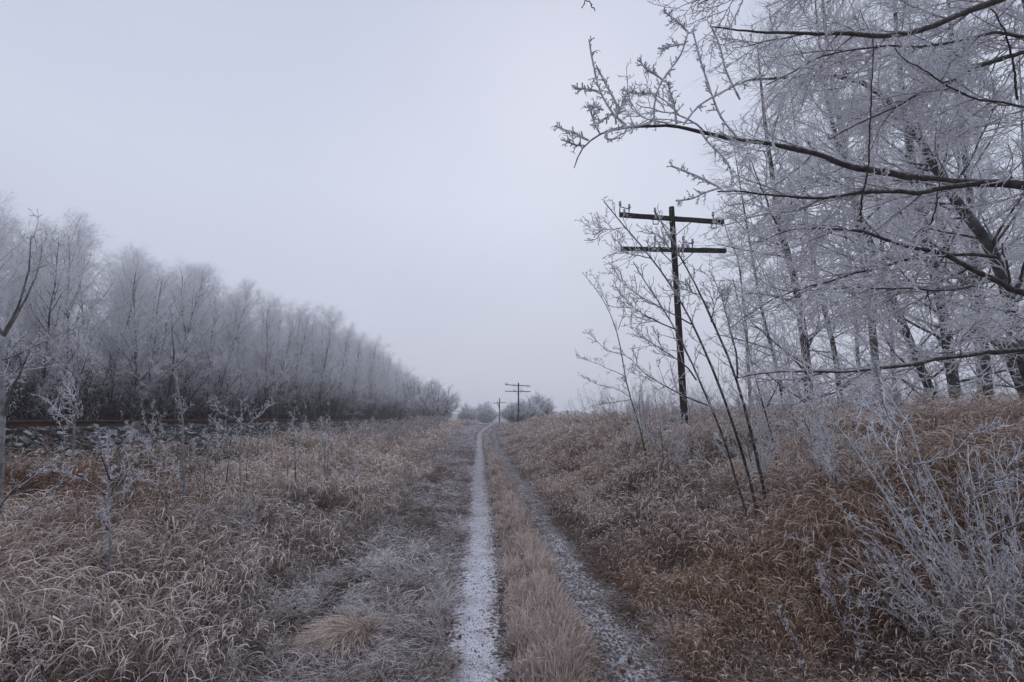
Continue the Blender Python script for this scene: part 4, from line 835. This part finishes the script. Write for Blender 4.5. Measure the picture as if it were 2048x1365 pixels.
TWIGS = [
 [(1177, 281), (1162, 274), (1147, 264), (1130, 261), (1111, 252)], [(1253, 251), (1232, 235), (1218, 217), (1206, 196), (1197, 176), (1191, 152), (1187, 129), (1181, 103), (1178, 79)],
 [(1232, 220), (1235, 211), (1224, 191), (1212, 170), (1203, 152), (1196, 138)], [(1232, 249), (1231, 232), (1244, 211), (1252, 192)], [(1197, 183), (1177, 179), (1147, 176)], [(1227, 226), (1206, 240), (1186, 252)],
 [(1206, 220), (1180, 211)], [(1200, 268), (1191, 252), (1184, 232), (1178, 211)], [(1300, 248), (1218, 262), (1205, 275), (1222, 282), (1235, 275)], [(1309, 248), (1307, 220), (1310, 199), (1315, 179), (1326, 158), (1344, 135), (1362, 111), (1370, 88), (1376, 65)],
 [(1312, 188), (1285, 186), (1268, 188), (1244, 179)], [(1326, 161), (1312, 150), (1291, 139), (1279, 120)], [(1353, 249), (1351, 229), (1348, 205), (1341, 188), (1335, 164)], [(1367, 250), (1391, 217), (1411, 202), (1432, 191), (1461, 176), (1476, 167), (1530, 150)],
 [(1376, 65), (1359, 47), (1344, 35), (1328, 23)], [(1400, 260), (1417, 287), (1438, 305), (1455, 325), (1464, 346), (1464, 366)], [(1168, 292), (1150, 290), (1130, 282)], [(1440, 376), (1400, 355), (1375, 345), (1342, 332)], [(1440, 376), (1410, 385), (1385, 398), (1352, 402)],
 [(1370, 88), (1345, 92), (1320, 98)], [(1476, 277), (1440, 235), (1420, 180), (1400, 120), (1385, 60)], [(1505, 281), (1530, 220), (1560, 180), (1620, 120)], [(1545, 285), (1560, 330), (1590, 375)], [(1480, 200), (1450, 140), (1440, 90), (1420, 50)]]
def resz(line, z0, z1, K): return smoothpts(resample(np.array([at(*q) for q in lz(line, z0, z1)]), K), 1) - org
KL = 60; LP = np.array([resz(l[0], l[1], l[2], KL) for l in LIMBS]); LR = np.array([np.linspace(l[3], l[4], KL) for l in LIMBS]) * .98
LP += np.cumsum(rng.normal(size=LP.shape) * .0026, 1) * np.interp(np.arange(KL), [0, 3], [0, 1])[None, :, None]
mb = MB(); mb.tubes(LP, knob(LR, .12), 9, np.repeat((np.linspace(0, 1, KL) ** 3 * .35)[None], len(LP), 0))
TP = np.array([resz(l, 3.75, 3.65, 14) for l in TWIGS]); TR = np.array([np.linspace(.0088, .0066, 14)] * len(TWIGS)); 
mb.build("limbs", MT_NBARK, near)
mb = MB(); tw = .0070; mb.tubes(TP, knob(TR, .18), 6, .45)
# spurs and side twigs on the traced twigs and on the limbs
a, ra = grow(TP, TR, 6, .2, 1, .09, 48, 5, r0=tw, trop=.02, gn=.12, taper_len=.4); mb.tubes(a, knob(ra, .25), 5, .6)
sp, rsp = grow(TP, TR, 11, .15, 1, .04, 55, 3, r0=tw, tip=.9, taper_len=.2, trop=.05); mb.tubes(sp, knob(rsp, .25), 5, .65)
sp, rsp = grow(a, ra, 4, .2, 1, .032, 50, 3, r0=tw, tip=.9, taper_len=.2); mb.tubes(sp, knob(rsp, .25), 4, .65)
bm = LP[:, :]; big = np.array([0, 1, 2, 3, 4, 5, 6, 7, 8, 9, 16]); LPb, LRb = LP[big], LR[big]
_A = 0
A, RA = grow(LPb[:, 8:], LRb[:, 8:], 15, .0, .8, .95, 44, 8, r0=.0088, tip=.4, trop=.02, gn=.13, taper_len=.45, bias=(-.2, 1.1, .2)); mb.tubes(A, knob(RA, .12), 5, .1)
Bq, RB = grow(A, RA, 8, .15, 1, .40, 42, 6, r0=.0062, trop=.01, gn=.13, taper_len=.35, flat=.5, tip=.8); mb.tubes(Bq, knob(RB, .2), 5, .5)
C_, RC = grow(Bq, RB, 6, .15, 1, .13, 45, 4, r0=tw, trop=.02, gn=.2, taper_len=.3, tip=.8); mb.tubes(C_, knob(RC, .25), 4, .65)
D_, RD = grow(C_, RC, 3, .2, 1, .034, 52, 2, r0=tw, tip=.9, taper_len=.1); mb.tubes(D_, knob(RD, .2), 4, .7)
mb.build("crown", MT_NTWIG, near)
mb = MB(); q = A.reshape(-1, 3)[rng.integers(0, A.shape[0] * 8, 34)]; n = len(q); a = rng.uniform(0, 6.28, n); u = np.stack([np.cos(a), np.sin(a), rng.normal(size=n) * .6], 1) * .014; v = np.stack([np.sin(a) * .3, -np.cos(a) * .3, -np.ones(n)], 1) * .020
mb.add(np.stack([q, q + u + v * .5, q + v, q - u + v * .5], 1).reshape(-1, 3), np.arange(n * 4).reshape(n, 4)); tag(mb.build("leaves", MT_LEAF, near), "withered rust-red leaves", None, None, "stuff")

# ------------------------------------------------------------------ haze
mb = MB(); mb.box((0, 0, 7.5), (880, 880, 21)); 
hm = bpy.data.materials.new("haze"); hm.use_nodes = True; t = hm.node_tree; t.nodes.clear()
ou = t.nodes.new("ShaderNodeOutputMaterial"); pv = t.nodes.new("ShaderNodeVolumePrincipled")
pv.inputs['Color'].default_value = (.97, .97, .995, 1); pv.inputs['Density'].default_value = .0026; pv.inputs['Anisotropy'].default_value = 0.45
t.links.new(pv.outputs[0], ou.inputs['Volume'])
hz = mb.build("haze", hm, None, False); tag(hz, "thin even winter haze over the whole place", None, None, 'stuff')
print("TRIS", sum(len(m.polygons) for m in bpy.data.meshes) * 2)
